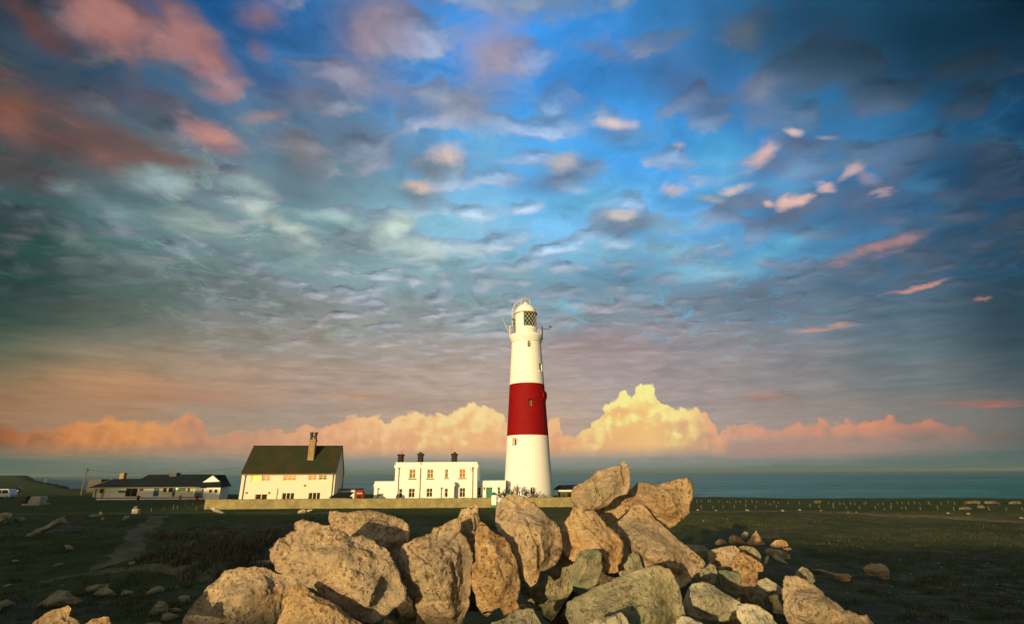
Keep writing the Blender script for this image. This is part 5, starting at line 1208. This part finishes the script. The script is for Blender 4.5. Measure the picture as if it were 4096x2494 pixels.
rock('long jutting boulder on the right of the highest one with a dark hollow underside', ZC,
  [(480,520),(590,480),(680,400),(780,372),(850,310),(880,284),(940,290),(1050,302),(1130,280),(1200,250),(1290,247),(1325,290),(1336,350),(1322,440),(1300,470),(1302,540),(1250,580),(1210,612),(1150,660),(1120,672),(1080,640),(1020,590),(960,520),(900,490),(820,510),(700,600),(630,642),(590,622),(540,570)],
  7.1, [(620,540,.14),(700,480,.18),(780,430,.2),(880,360,.22),(960,380,.30),(1100,350,.30),(1250,330,.26),(960,450,.30),(1080,465,.32),(1180,450,.32),(1290,420,.24),(1150,520,.17),(1250,510,.15),(1100,575,.12),(1180,590,.12),(1010,520,.14)], 'ro', lean=.25, amp=1.1, creases=((770,385,810,490,.06),(780,390,880,470,.04)))
rock('broad triangular speckled boulder below the long jutting one', ZC,
  [(636,690),(700,620),(800,530),(850,480),(890,468),(950,508),(1020,590),(1130,690),(1250,800),(1330,860),(1400,920),(1432,970),(1400,1025),(1340,1070),(1310,1115),(1250,1175),(1180,1180),(1000,1130),(870,1090),(760,980),(742,860),(690,750)],
  6.6, [(850,560,.12),(900,700,.24),(800,720,.18),(1000,800,.30),(1130,830,.26),(900,850,.30),(1050,950,.38),(1250,950,.30),(1350,960,.18),(1150,1050,.34),(1260,1090,.16),(820,870,.22),(950,1020,.30)], 'rw', lean=.6, amp=.8)
rock('small upright rough block in front of the orange and grey boulder', ZC,
  [(348,870),(400,868),(510,850),(556,890),(550,950),(562,1010),(520,1100),(502,1165),(430,1192),(380,1182),(284,1150),(290,1060),(320,980),(338,920)], 5.7, [(430,900,.3),(400,1000,.4),(500,980,.3),(430,1110,.34),(340,1080,.22)], 'rg', lean=.2, amp=1.2)
rock('small greenish stone tucked under the left foot of the triangular boulder', ZC, [(700,1060),(720,1000),(750,930),(830,882),(875,900),(908,1000),(905,1070),(820,1100),(720,1090)], 6.3, (), 'rg')
rock('large grey green boulder with sloping top at the bottom right of centre', ZC,
  [(275,1310),(330,1280),(480,1210),(590,1150),(680,1100),(870,1040),(1000,1010),(1060,1004),(1130,1030),(1180,1090),(1220,1180),(1242,1320),(1262,1420),(1240,1470),(1240,1640),(330,1640),(300,1500),(280,1400)],
  5.3, [(400,1300,.18),(600,1220,.2),(850,1110,.18),(1050,1060,.16),(860,1250,.36),(560,1400,.36),(750,1450,.40),(1080,1250,.36),(1180,1250,.22),(1000,1450,.40),(380,1420,.22),(880,1180,.28)], 'rg', lean=.35)
rock('small stone at the bottom edge in front of the large grey green boulder', ZC, [(440,1560),(460,1490),(520,1460),(600,1440),(720,1400),(765,1440),(790,1500),(795,1600),(440,1620)], 4.6, (), 'rp', lean=.4)
rock('rounded pale stone at the bottom right of the pile', ZD,
  [(88,1050),(110,930),(150,830),(200,780),(300,765),(380,780),(440,810),(560,890),(640,930),(722,985),(700,1030),(610,1080),(592,1170),(500,1182),(350,1165),(250,1150),(150,1120)], 5.9, [(250,880,.26),(400,920,.34),(300,1040,.34),(520,980,.30),(480,1080,.22),(620,990,.14)], 'rp', lean=.45, amp=.8)
rock('pale double humped stone right of the rounded pale one', ZD, [(660,1080),(672,1010),(722,982),(800,990),(900,1010),(980,1060),(1060,1120),(1075,1170),(1120,1216),(1130,1350),(760,1360),(730,1200),(690,1150)], 5.7, [(760,1060,.2),(780,1150,.08),(900,1100,.28),(960,1230,.3)], 'rp', lean=.4, amp=.8)
rock('flat pale stone at the bottom edge left of the rounded pale one', ZD, [(30,1170),(80,1120),(160,1140),(260,1190),(400,1240),(420,1350),(-20,1350)], 5.1, (), 'rp', lean=.5)
rock('boulder with a shadowed notch behind the rounded pale stone', ZD, [(365,415),(480,380),(560,370),(650,352),(705,400),(730,470),(720,560),(690,640),(640,620),(560,600),(480,610),(400,600),(370,500)], 8.4, [(480,440,.24),(600,430,.28),(560,530,.2)], 'rw', lean=.4)
rock('rusty brown boulder sloping down to the right, above the rounded pale stone', ZD,
  [(640,560),(690,430),(760,425),(830,480),(900,520),(965,562),(960,640),(905,650),(905,730),(862,830),(800,880),(735,965),(690,930),(660,800),(630,680)], 7.7, [(760,520,.2),(720,640,.3),(820,640,.26),(760,780,.26),(870,590,.12)], 'ro', lean=.35)
rock('dark green lumpy stone in front of the notched boulder', ZD, [(462,630),(540,625),(640,640),(720,670),(715,760),(740,880),(700,900),(640,890),(560,850),(500,780),(465,710)], 7.5, (), 'rg', lean=.3)
rock('smooth pinkish stone lying on top behind the rusty brown boulder', ZD, [(675,378),(760,358),(850,372),(912,425),(942,475),(935,525),(870,500),(800,455),(720,420)], 9.0, (), 'rw', lean=.5, amp=.7)
rock('knobbly brown stone behind the right foot of the triangular boulder', ZD, [(80,350),(200,345),(320,358),(362,400),(372,460),(320,520),(240,500),(150,440)], 8.6, (), 'rg', lean=.4)
rock('greenish stone under the right foot of the triangular boulder', ZD, [(310,570),(380,540),(440,568),(462,660),(442,775),(300,800),(150,770),(150,680),(240,600)], 7.3, (), 'rg', lean=.3)
rock('long pinkish boulder lying at the right end of the pile, running off the bottom edge', ZD,
  [(1185,830),(1180,740),(1210,685),(1330,674),(1400,718),(1490,750),(1540,800),(1620,900),(1650,930),(1760,980),(1850,1050),(1960,1090),(2080,1108),(2140,1180),(2175,1250),(2230,1420),(1330,1420),(1270,1216),(1215,1100),(1195,950)],
  6.1, [(1270,760,.14),(1300,850,.30),(1400,880,.30),(1500,860,.16),(1350,1000,.38),(1500,1010,.36),(1640,1040,.28),(1480,1160,.44),(1700,1150,.40),(1850,1160,.32),(2020,1170,.22),(1650,1300,.46),(1950,1280,.38),(1260,950,.16),(1300,1100,.14),(1380,1280,.26)], 'rw', lean=.45, amp=1.3)
rock('grey shouldered stone behind the long pinkish boulder', ZD, [(1325,690),(1330,640),(1392,590),(1452,608),(1512,670),(1532,745),(1480,790),(1400,760)], 8.2, (), 'rg', lean=.4)
rock('bluish flat stone left of the long pinkish boulder', ZD, [(868,795),(920,740),(1000,708),(1090,760),(1172,820),(1180,880),(1050,880),(950,860)], 8.0, (), 'rp', lean=.5, amp=.7)
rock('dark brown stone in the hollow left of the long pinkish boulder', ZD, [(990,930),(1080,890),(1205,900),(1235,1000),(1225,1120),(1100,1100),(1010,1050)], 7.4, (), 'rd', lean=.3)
rock('grey rounded stone between the rusty brown boulder and the bluish flat stone', ZD, [(790,910),(850,822),(920,820),(1012,900),(1005,970),(960,1020),(820,980)], 7.7, (), 'rg', lean=.3)
# stones filling the gaps lower in the pile
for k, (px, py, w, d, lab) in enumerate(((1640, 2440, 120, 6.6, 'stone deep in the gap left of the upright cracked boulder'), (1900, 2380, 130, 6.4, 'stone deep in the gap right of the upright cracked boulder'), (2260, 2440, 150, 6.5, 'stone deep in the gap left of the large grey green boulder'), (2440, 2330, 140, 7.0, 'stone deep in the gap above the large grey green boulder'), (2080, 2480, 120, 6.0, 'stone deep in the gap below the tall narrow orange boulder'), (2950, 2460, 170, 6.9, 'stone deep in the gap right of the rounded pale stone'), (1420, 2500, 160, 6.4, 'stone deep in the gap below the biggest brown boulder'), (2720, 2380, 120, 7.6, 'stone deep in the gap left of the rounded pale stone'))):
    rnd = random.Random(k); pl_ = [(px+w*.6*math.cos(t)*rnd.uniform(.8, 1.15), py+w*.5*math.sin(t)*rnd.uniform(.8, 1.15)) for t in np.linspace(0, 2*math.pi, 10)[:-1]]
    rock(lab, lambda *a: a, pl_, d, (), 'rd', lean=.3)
# smaller stones beyond the pile on the right: they stand on the ground
gR = dict(cat='rock', group='rocks scattered right of the pile', name='rock', lean=.2)
rock('pointed triangular pinkish rock standing on the grass beyond the pile', ZD, [(788,330),(840,255),(890,192),(912,230),(950,300),(988,332),(978,352),(890,372),(820,362)], None, (), 'ro', **gR)
rock('flat pinkish rock just left of the pointed triangular one', ZD, [(588,310),(600,258),(640,243),(700,260),(760,310),(805,350),(720,355),(620,342)], None, (), 'ro', **gR)
rock('small reddish rock at the left end of the group beyond the pile', ZD, [(438,322),(490,278),(540,298),(568,330),(500,352),(440,347)], None, (), 'ro', **gR)
rock('small grey green rock behind the pointed triangular one', ZD, [(723,242),(760,200),(800,213),(803,262),(770,292),(728,272)], None, (), 'rg', **gR)
rock('dome shaped orange rock right of the pointed triangular one', ZD, [(1038,352),(1100,300),(1160,288),(1212,310),(1242,360),(1180,387),(1090,387)], None, (), 'ro', **gR)
rock('small flat orange rock under the right side of the dome shaped one', ZD, [(1178,392),(1240,374),(1288,396),(1230,418)], None, (), 'ro', **gR)
rock('broad low rock below the dome shaped one', ZD, [(978,420),(1020,380),(1130,400),(1250,450),(1268,512),(1200,524),(1100,474),(1010,462)], None, (), 'rg', **gR)
rock('thin pale tongue shaped rock pointing down right', ZD, [(1058,470),(1110,453),(1180,500),(1255,567),(1180,552),(1100,512)], None, (), 'rp', **gR)
rock('small upright pale rock left of the tongue shaped one', ZD, [(973,552),(1000,470),(1032,468),(1022,532),(995,572)], None, (), 'rp', **gR)
rock('long low brown rock lying in the grass left of the lone block', ZD, [(1498,612),(1620,618),(1750,658),(1900,668),(1958,711),(1942,752),(1860,762),(1780,724),(1650,652)], None, (), 'ro', **gR)
rock('lone squarish pale block lying on the grass at the right', ZD, [(2058,592),(2130,558),(2250,553),(2312,580),(2352,632),(2347,742),(2290,737),(2200,692),(2110,682),(2068,642)], None, [(2120,610,.2),(2240,600,.3),(2240,690,.3),(2320,640,.16)], 'rw', **gR)
# stones on the left, their shade partly put into the darker stone colour
gL = dict(cat='rock', group='rocks scattered on the left ground', name='rock', lean=.15)
LR = [('large greenish rock cut by the left edge', [(-70,280),(-70,170),(0,158),(60,148),(130,150),(157,180),(100,232),(60,282),(0,287)]),
('flat rock just right of the large greenish one at the left edge', [(158,242),(190,198),(260,193),(322,225),(300,252),(200,258)]),
('long pale slab slanting up to the right on the left ground', [(285,460),(350,403),(440,348),(540,318),(650,243),(790,188),(832,218),(827,262),(740,288),(650,334),(550,380),(440,424)]),
('small round pale rock above the left ground path', [(1193,152),(1230,133),(1262,160),(1242,192),(1203,182)]),
('low flat rock beside the small round pale one', [(1058,202),(1110,168),(1190,175),(1202,197),(1120,212)]),
('tiny pale rock under the small round one', [(1223,227),(1240,203),(1272,213),(1252,242)]),
('notched pale rock left of the worn path', [(1483,237),(1510,188),(1582,183),(1562,242),(1520,252)]),
('lone pale square rock in the dark middle of the left ground', [(783,541),(840,533),(907,586),(870,602),(808,607)]),
('thin flat rock near the left edge halfway down', [(122,742),(190,713),(258,735),(200,752)]),
('small flat topped rock left of the lower path', [(632,802),(680,763),(760,753),(777,786),(700,807)]),
('thin flat rock near the left edge lower down', [(27,1047),(110,1008),(162,1024),(90,1047)]),
('long flat pale slab in the lower left', [(1032,1047),(1180,1018),(1342,1003),(1357,1042),(1290,1063),(1180,1103),(1040,1107)]),
('domed rock leaning on the long flat pale slab', [(1132,1137),(1210,1068),(1270,1048),(1332,1068),(1418,1142),(1340,1163),(1220,1183)]),
('small hollow topped rock right of the domed one', [(1453,1152),(1500,1078),(1560,1093),(1633,1103),(1600,1142),(1520,1157)]),
('smooth rock shaped like a loaf in the lower left', [(1752,1137),(1850,1058),(1930,1038),(1988,1048),(2003,1090),(1920,1113),(1830,1138)]),
('square pale rock left of the leaning lit boulder', [(2162,1172),(2200,1148),(2302,1143),(2313,1200),(2333,1222),(2250,1248),(2190,1233)]),
('large heap shaped rock near the bottom left', [(445,1265),(560,1198),(650,1118),(720,1083),(800,1098),(858,1103),(863,1140),(950,1180),(1015,1222),(900,1263),(700,1284),(530,1315)]),
('tall rounded rock left of the foot of the leaning lit boulder', [(1797,1393),(1850,1298),(1930,1213),(2000,1228),(2052,1300),(2032,1353),(1900,1393)]),
('oblong rock right of the tall rounded one', [(2027,1312),(2140,1298),(2223,1320),(2203,1363),(2080,1363)]),
('rounded rock below the oblong one', [(1948,1452),(1978,1368),(2060,1358),(2185,1400),(2100,1463)]),
('rough grey rock at the lower left edge', [(-60,1300),(0,1228),(90,1198),(203,1250),(100,1303),(0,1333)]),
('grey slab against the foot of the leaning lit boulder', [(2210,1450),(2300,1310),(2372,1282),(2400,1300),(2350,1420),(2280,1500)]),
('low rock at the bottom edge left of the leaning lit boulder', [(1757,1540),(1768,1490),(1830,1468),(1950,1478),(1990,1540)]),
('flat pale rock beside the biggest brown boulder', None)]
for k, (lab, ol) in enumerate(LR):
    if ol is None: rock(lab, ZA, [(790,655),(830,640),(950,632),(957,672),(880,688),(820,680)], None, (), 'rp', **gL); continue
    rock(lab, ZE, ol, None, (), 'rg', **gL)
rock('sunlit ochre rock with a jagged peak at the bottom left', ZE, [(360,1640),(400,1500),(560,1370),(640,1320),(760,1308),(828,1272),(865,1312),(835,1400),(930,1440),(980,1520),(1000,1640)], 4.6, [(780,1330,.12),(720,1400,.36),(690,1480,.44),(560,1440,.26),(860,1460,.2)], 'ro', lean=.3, amp=1.6)
rock('sunlit orange rock at the bottom edge between the ochre rock and the leaning boulder', ZE, [(1010,1640),(1040,1500),(1130,1430),(1200,1432),(1310,1398),(1332,1420),(1352,1500),(1370,1640)], 4.6, (), 'ro', lean=.3, amp=1.2)
# rocks against the wall and by the path
for lab, zn, ol in (('pile of pale rocks against the left end of the garden wall', ZA, [(355,135),(370,112),(410,120),(450,150),(492,172),(480,184),(430,176),(380,155)]),
                    ('low grey rock on the grass in front of the garden wall', ZA, [(1203,172),(1225,145),(1270,134),(1300,150),(1280,172),(1230,180)]),
                    ('small flat grey rock beside the low grey one in front of the garden wall', ZA, [(1296,160),(1310,138),(1350,136),(1352,158),(1320,166)]),
                    ('bright pinkish flat rock on the lower left path', ZE, [(1545,770),(1580,745),(1648,738),(1652,768),(1600,778)])):
    rock(lab, zn, ol, None, (), 'rp', cat='rock', group='rocks by the wall and path', name='rock', detail=2)
# small rocks: built one by one from their place in view
SM = [(850,315,25),(935,318,15),(995,325,18),(1060,340,15),(1075,375,30),(740,378,15),(900,235,18),(1000,228,18),(1140,243,25),(1222,290,18),(1375,295,28),(1475,340,14),(840,425,15),(1210,1240,14),(1745,225,14),(330,1175,22),(765,1025,40),(1375,690,38),(1030,720,35),(1825,745,24),(1900,770,30),(2300,1040,26),(2150,1055,55),(945,995,22),(95,440,14),(505,555,26),(1750,1280,26),(1655,1380,16),(1890,505,14),(2160,770,14)]
protos = []
for k in range(5):
    rnd = random.Random(100+k); bm = bmesh.new(); bmesh.ops.create_icosphere(bm, subdivisions=3, radius=1)
    co = np.array([v.co for v in bm.verts]); rs = np.random.RandomState(k+50)
    for _ in range(12):
        d = rs.normal(size=3); d /= np.linalg.norm(d); lim = rs.uniform(.45, .8); ex = np.maximum(co @ d-lim, 0); co -= ex[:, None]*d
    co *= (1.15, .85, .62); co += .05*fbm(co*2.5+k*7, 3)[:, None]*co
    for v, c in zip(bm.verts, co): v.co = c
    me = bpy.data.meshes.new('pebble'); bm.to_mesh(me); bm.free(); me.polygons.foreach_set('use_smooth', [True]*len(me.polygons)); me.materials.append(MT['rg']); protos.append(me)
def pebble(px, py, wpx, k, label, group, name='small_stone', cat='stone'):
    h, d = ground_hit(px, py); o = bpy.data.objects.new(name, protos[k % 5]); SC.collection.objects.link(o)
    s = wpx*d/F/2/1.1; o.location = (h.x, h.y, h.z+s*.15); rnd = random.Random(k*7+3); o.rotation_euler = (rnd.uniform(-.3, .3), rnd.uniform(-.3, .3), rnd.uniform(0, 6)); o.scale = (s, s, s*rnd.uniform(.7, 1.1))
    return tag(o, label, cat, group)
for k, (u, v, w) in enumerate(SM): pebble(*ZE(u, v), w/3.036, k, 'small pale stone lying on the dark ground left of the boulder pile', 'small stones on the left ground')
rnd = random.Random(11)
for k in range(150):
    u = rnd.uniform(3230, 4090); v = 2225+(rnd.random()**.9)*262
    if v > 2290+ (u-3150)*.35 and u < 3560: continue
    pebble(u, v, rnd.choice((5,6,7,9,12,16)), k, 'small stone on the bare slope right of the boulder pile', 'small stones on the right slope')
for k in range(60):
    u = rnd.uniform(0, 1150); v = 2110+rnd.random()*370
    pebble(u, v, rnd.choice((4,5,6,8)), k, 'small pale stone lying on the dark ground left of the boulder pile', 'small stones on the left ground')
for k in range(70):
    a = rnd.uniform(-.55, .75); q = rnd.uniform(5.2, 11.5); x, y = q*math.sin(a)+.6, q*math.cos(a)
    o = bpy.data.objects.new('small_stone', protos[k % 5]); SC.collection.objects.link(o); s_ = rnd.uniform(.08, .26)
    o.location = (x, y, gz(x, y)+s_*.2); o.rotation_euler = (rnd.uniform(-.5, .5), rnd.uniform(-.5, .5), rnd.uniform(0, 6)); o.scale = (s_, s_, s_*.9)
    tag(o, 'small loose stone lying between the big boulders of the pile', 'stone', 'small stones between the boulders')
Z8 = conv(2700, 1900, 1.765)
for k, (u, v, w) in enumerate(((160,246,30),(290,250,34),(512,250,36),(760,253,34),(885,248,28),(1030,250,28),(1220,260,24),(200,322,24),(370,315,22),(1480,240,20),(1600,232,22),(1930,270,30),(2070,272,30),(2450,305,34),(1278,262,18))):
    pebble(*Z8(u, v), w/1.765, k, 'roadside stone edging the worn path beyond the pile on the right', 'stones edging the right hand path')
for k, (u, v, w, lab) in enumerate(((2050,232,100,'long pale block near the right end of the post rows'),(2160,222,60,'smaller pale block right of the long one near the right edge'),(1010,185,50,'orange bush like heap on the skyline of the right hand posts'),(2100,190,130,'long orange lit bank stone on the right skyline'),(2230,190,110,'orange lit skyline stone left of the red one'),(2400,192,100,'reddish lit stone at the far right of the skyline'))):
    x, y = Z8(u, v); w /= 1.765
    rock(lab, lambda *a: a, [(x-w*.5,y+5),(x-w*.45,y-3),(x-w*.2,y-6),(x+w*.1,y-7),(x+w*.35,y-4),(x+w*.5,y+4),(x+w*.2,y+7),(x-w*.2,y+7)], None, (), 'rd', cat='rock', group='low blocks among the right hand posts', name='rock', detail=2)

# ================================================================== worn paths
ribbon('path', [gp(2750,2046), gp(3000,2044), gp(3300,2046), gp(3700,2062), gp(4096,2085)], 2.6, pm)
ribbon('path', [gp(0,2056), gp(300,2052), gp(600,2050), gp(850,2046), gp(1150,2052), gp(1500,2047)], 1.8, pm)
ribbon('path', [gp(640,2062), gp(600,2100), gp(560,2140), gp(520,2190), gp(490,2230), gp(440,2262)], 2.2, pm)
ribbon('path', [gp(160,2330), gp(300,2300), gp(480,2278), gp(650,2270), gp(800,2300), gp(900,2345)], .9, pm)

# ================================================================== wooden posts
pp = MB().box(-.09, .09, -.09, .09, -.3, .78).build('wooden_post', MT['wood'], bevel=.015)
used = [False]
def post(px, pyb, hpx, label, group, k):
    global pp
    h, d = ground_hit(px, pyb)
    o = pp if not used[0] else pp.copy()
    if used[0]: SC.collection.objects.link(o)
    used[0] = True; rn = random.Random(k*31+7)
    s = hpx*d/F/.78; o.location = h; s *= rn.uniform(.6, 1.05); o.scale = (max(s*.7, .6), max(s*.7, .6), s); o.rotation_euler = (rn.uniform(-.04, .04), rn.uniform(-.12, .16), rn.uniform(-.3, .3))
    tag(o, label, 'post', group)
k = 0
for u, v in ((105,232),(188,235),(268,234),(343,232),(420,230),(500,226),(570,232),(716,228),(955,222),(1020,230),(1120,232),(1210,234),(1305,235),(1415,236),(1525,238),(1632,240),(1733,244),(1855,242),(1968,244),(2218,246),(2340,248),(2455,248)):
    k += 1; post(*Z8(u, v), 15, 'short wooden post in the nearer row on the right, beyond the pile', 'nearer row of posts on the right', k)
for u, v in ((155,190),(185,188),(235,190),(250,188),(310,191),(370,191),(385,196),(430,192),(460,194),(500,190),(545,193),(577,194),(640,196),(670,208),(700,196),(730,200),(800,202),(880,202),(985,196),(1085,204),(1118,206),(1165,206),(1195,210),(1240,206),(1270,208),(1335,208),(1350,200),(1430,208),(1470,205),(1525,206),(1570,202),(1605,200),(1650,203),(1690,200),(1730,206),(1790,200),(1800,206),(1880,204),(1930,196),(1975,206),(2040,206),(2140,204),(2290,206)):
    k += 1; post(*Z8(u, v), 10, 'short wooden post in the far row on the right skyline', 'far row of posts on the right', k)
for u, v in ((950,1168),(1285,1155),(1615,1182),(1960,1190),(2290,1200),(625,1195)):
    k += 1; post(*WP(u, v), 14, 'short wooden post in the nearer row on the left, before the long building', 'nearer row of posts on the left', k)
for u, v in ((1050,800),(1245,790),(1410,762),(1475,752),(1785,775)):
    k += 1; post(*W6(u, v), 17, 'short wooden post in the nearer row on the left, before the long building', 'nearer row of posts on the left', k)
for u, v in ((1540,1022),(1365,1070),(1630,1060),(1890,1065),(2145,1080),(2415,1080),(990,950)):
    k += 1; post(*WP(u, v), 11, 'short wooden post in the far row on the left, close to the long building', 'far row of posts on the left', k)
for u, v in ((575,690),(790,700),(990,690),(1215,680),(1350,640),(1520,615),(1610,700),(1715,690),(1860,660)):
    k += 1; post(*W6(u, v), 11, 'short wooden post in the far row on the left, close to the long building', 'far row of posts on the left', k)

# ================================================================== scrub and grass (ground cover)
def strands(name, spots, label_kind, m, per, hgt, spread, seed, width=.012):
    rs = np.random.RandomState(seed); P = []
    for (x, y, r, dens, hh) in spots:
        n = int(per*dens); a = rs.uniform(0, 2*math.pi, n); q = r*np.sqrt(rs.rand(n)); P.append(np.stack([x+q*np.cos(a), y+q*np.sin(a)*.75, np.full(n, hh)], 1))
    P = np.concatenate(P); n = len(P); z = Gn(P[:, 0], P[:, 1])-.03
    H_ = hgt*P[:, 2]*rs.uniform(.45, 1.15, n); az = rs.uniform(0, 2*math.pi, n); ln = rs.uniform(.15, spread, n)*H_
    wx = np.cos(az+1.57)*width*rs.uniform(.6, 1.6, n); wy = np.sin(az+1.57)*width
    v = np.zeros((n, 5, 3)); dx, dy = np.cos(az)*ln, np.sin(az)*ln
    v[:, 0] = np.stack([P[:, 0]-wx, P[:, 1]-wy, z], 1); v[:, 1] = np.stack([P[:, 0]+wx, P[:, 1]+wy, z], 1)
    v[:, 2] = np.stack([P[:, 0]-wx*.7+dx*.4, P[:, 1]-wy*.7+dy*.4, z+H_*.65], 1); v[:, 3] = np.stack([P[:, 0]+wx*.7+dx*.4, P[:, 1]+wy*.7+dy*.4, z+H_*.65], 1)
    v[:, 4] = np.stack([P[:, 0]+dx, P[:, 1]+dy, z+H_], 1)
    b = np.arange(n)[:, None]*5; fl = np.concatenate([np.concatenate([b+0, b+1, b+3], 1), np.concatenate([b+0, b+3, b+2], 1), np.concatenate([b+2, b+3, b+4], 1)])
    me = bpy.data.meshes.new(name); me.vertices.add(n*5); me.vertices.foreach_set('co', v.reshape(-1)); me.loops.add(len(fl)*3); me.loops.foreach_set('vertex_index', fl.reshape(-1).astype(np.int32))
    me.polygons.add(len(fl)); me.polygons.foreach_set('loop_start', np.arange(0, len(fl)*3, 3)); me.polygons.foreach_set('loop_total', np.full(len(fl), 3)); me.update(); me.materials.append(m)
    o = bpy.data.objects.new(name, me); SC.collection.objects.link(o); o['kind'] = 'stuff'; return o
def _gr(c0, c1, c2):
    def f(n, p):
        v = coords(n); t = n.noise(v, 1.1, 4); g_ = n.node('ShaderNodeNewGeometry').outputs['Random Per Island']
        n.put(p.inputs['Base Color'], n.ramp(n.math('ADD', n.math('MULTIPLY', t, .5), n.math('MULTIPLY', g_, .5)), [(.3, c0), (.5, c1), (.75, c2)])); p.inputs['Roughness'].default_value = .9
        p.inputs['Specular IOR Level'].default_value = .1
    return f
mg = mat('rough_grass', _gr((.035, .042, .014), (.07, .075, .024), (.15, .13, .055)))
ms = mat('bramble_stems', _gr((.05, .045, .024), (.12, .10, .05), (.34, .30, .19)))
sc = []
rs = np.random.RandomState(3)
for px, py, w, hh in ((880,2235,190,1.0),(780,2190,120,.9),(960,2190,150,.9),(1050,2160,130,1.),(1130,2140,110,1.1),(700,2145,90,.8),(800,2115,100,.5),(900,2150,120,.8),(1220,2190,120,.8),(640,2215,80,.6),(1000,2230,120,.7)):
    h, d = ground_hit(px, py); sc.append((h.x, h.y, w*d/F*.75, 1.0, hh*.8))
sc2 = []
for (x, y, r, dn, hh) in sc:
    for _ in range(26): a = rs.uniform(0, 6.28); q = r*1.25*rs.rand()**.7; sc2.append((x+q*math.cos(a), y+q*math.sin(a), rs.uniform(.25, .8), 1., hh*rs.uniform(.25, 1.1)))
strands('bramble_scrub', sc2, '', ms, 130, .85, 1.3, 4, .011)
gs = []
for _ in range(900):
    px = rs.uniform(-100, 4200); py = rs.uniform(2062, 2480)
    if 1100 < px < 3000 and py > 2300: continue
    h, d = ground_hit(px, py)
    if h.y < 9: continue
    gs.append((h.x, h.y, rs.uniform(.3, 1.0)*d/25, 1.0, rs.uniform(.5, 1.2)))
strands('rough_grass', gs, '', mg, 60, .20, .9, 8, .012)
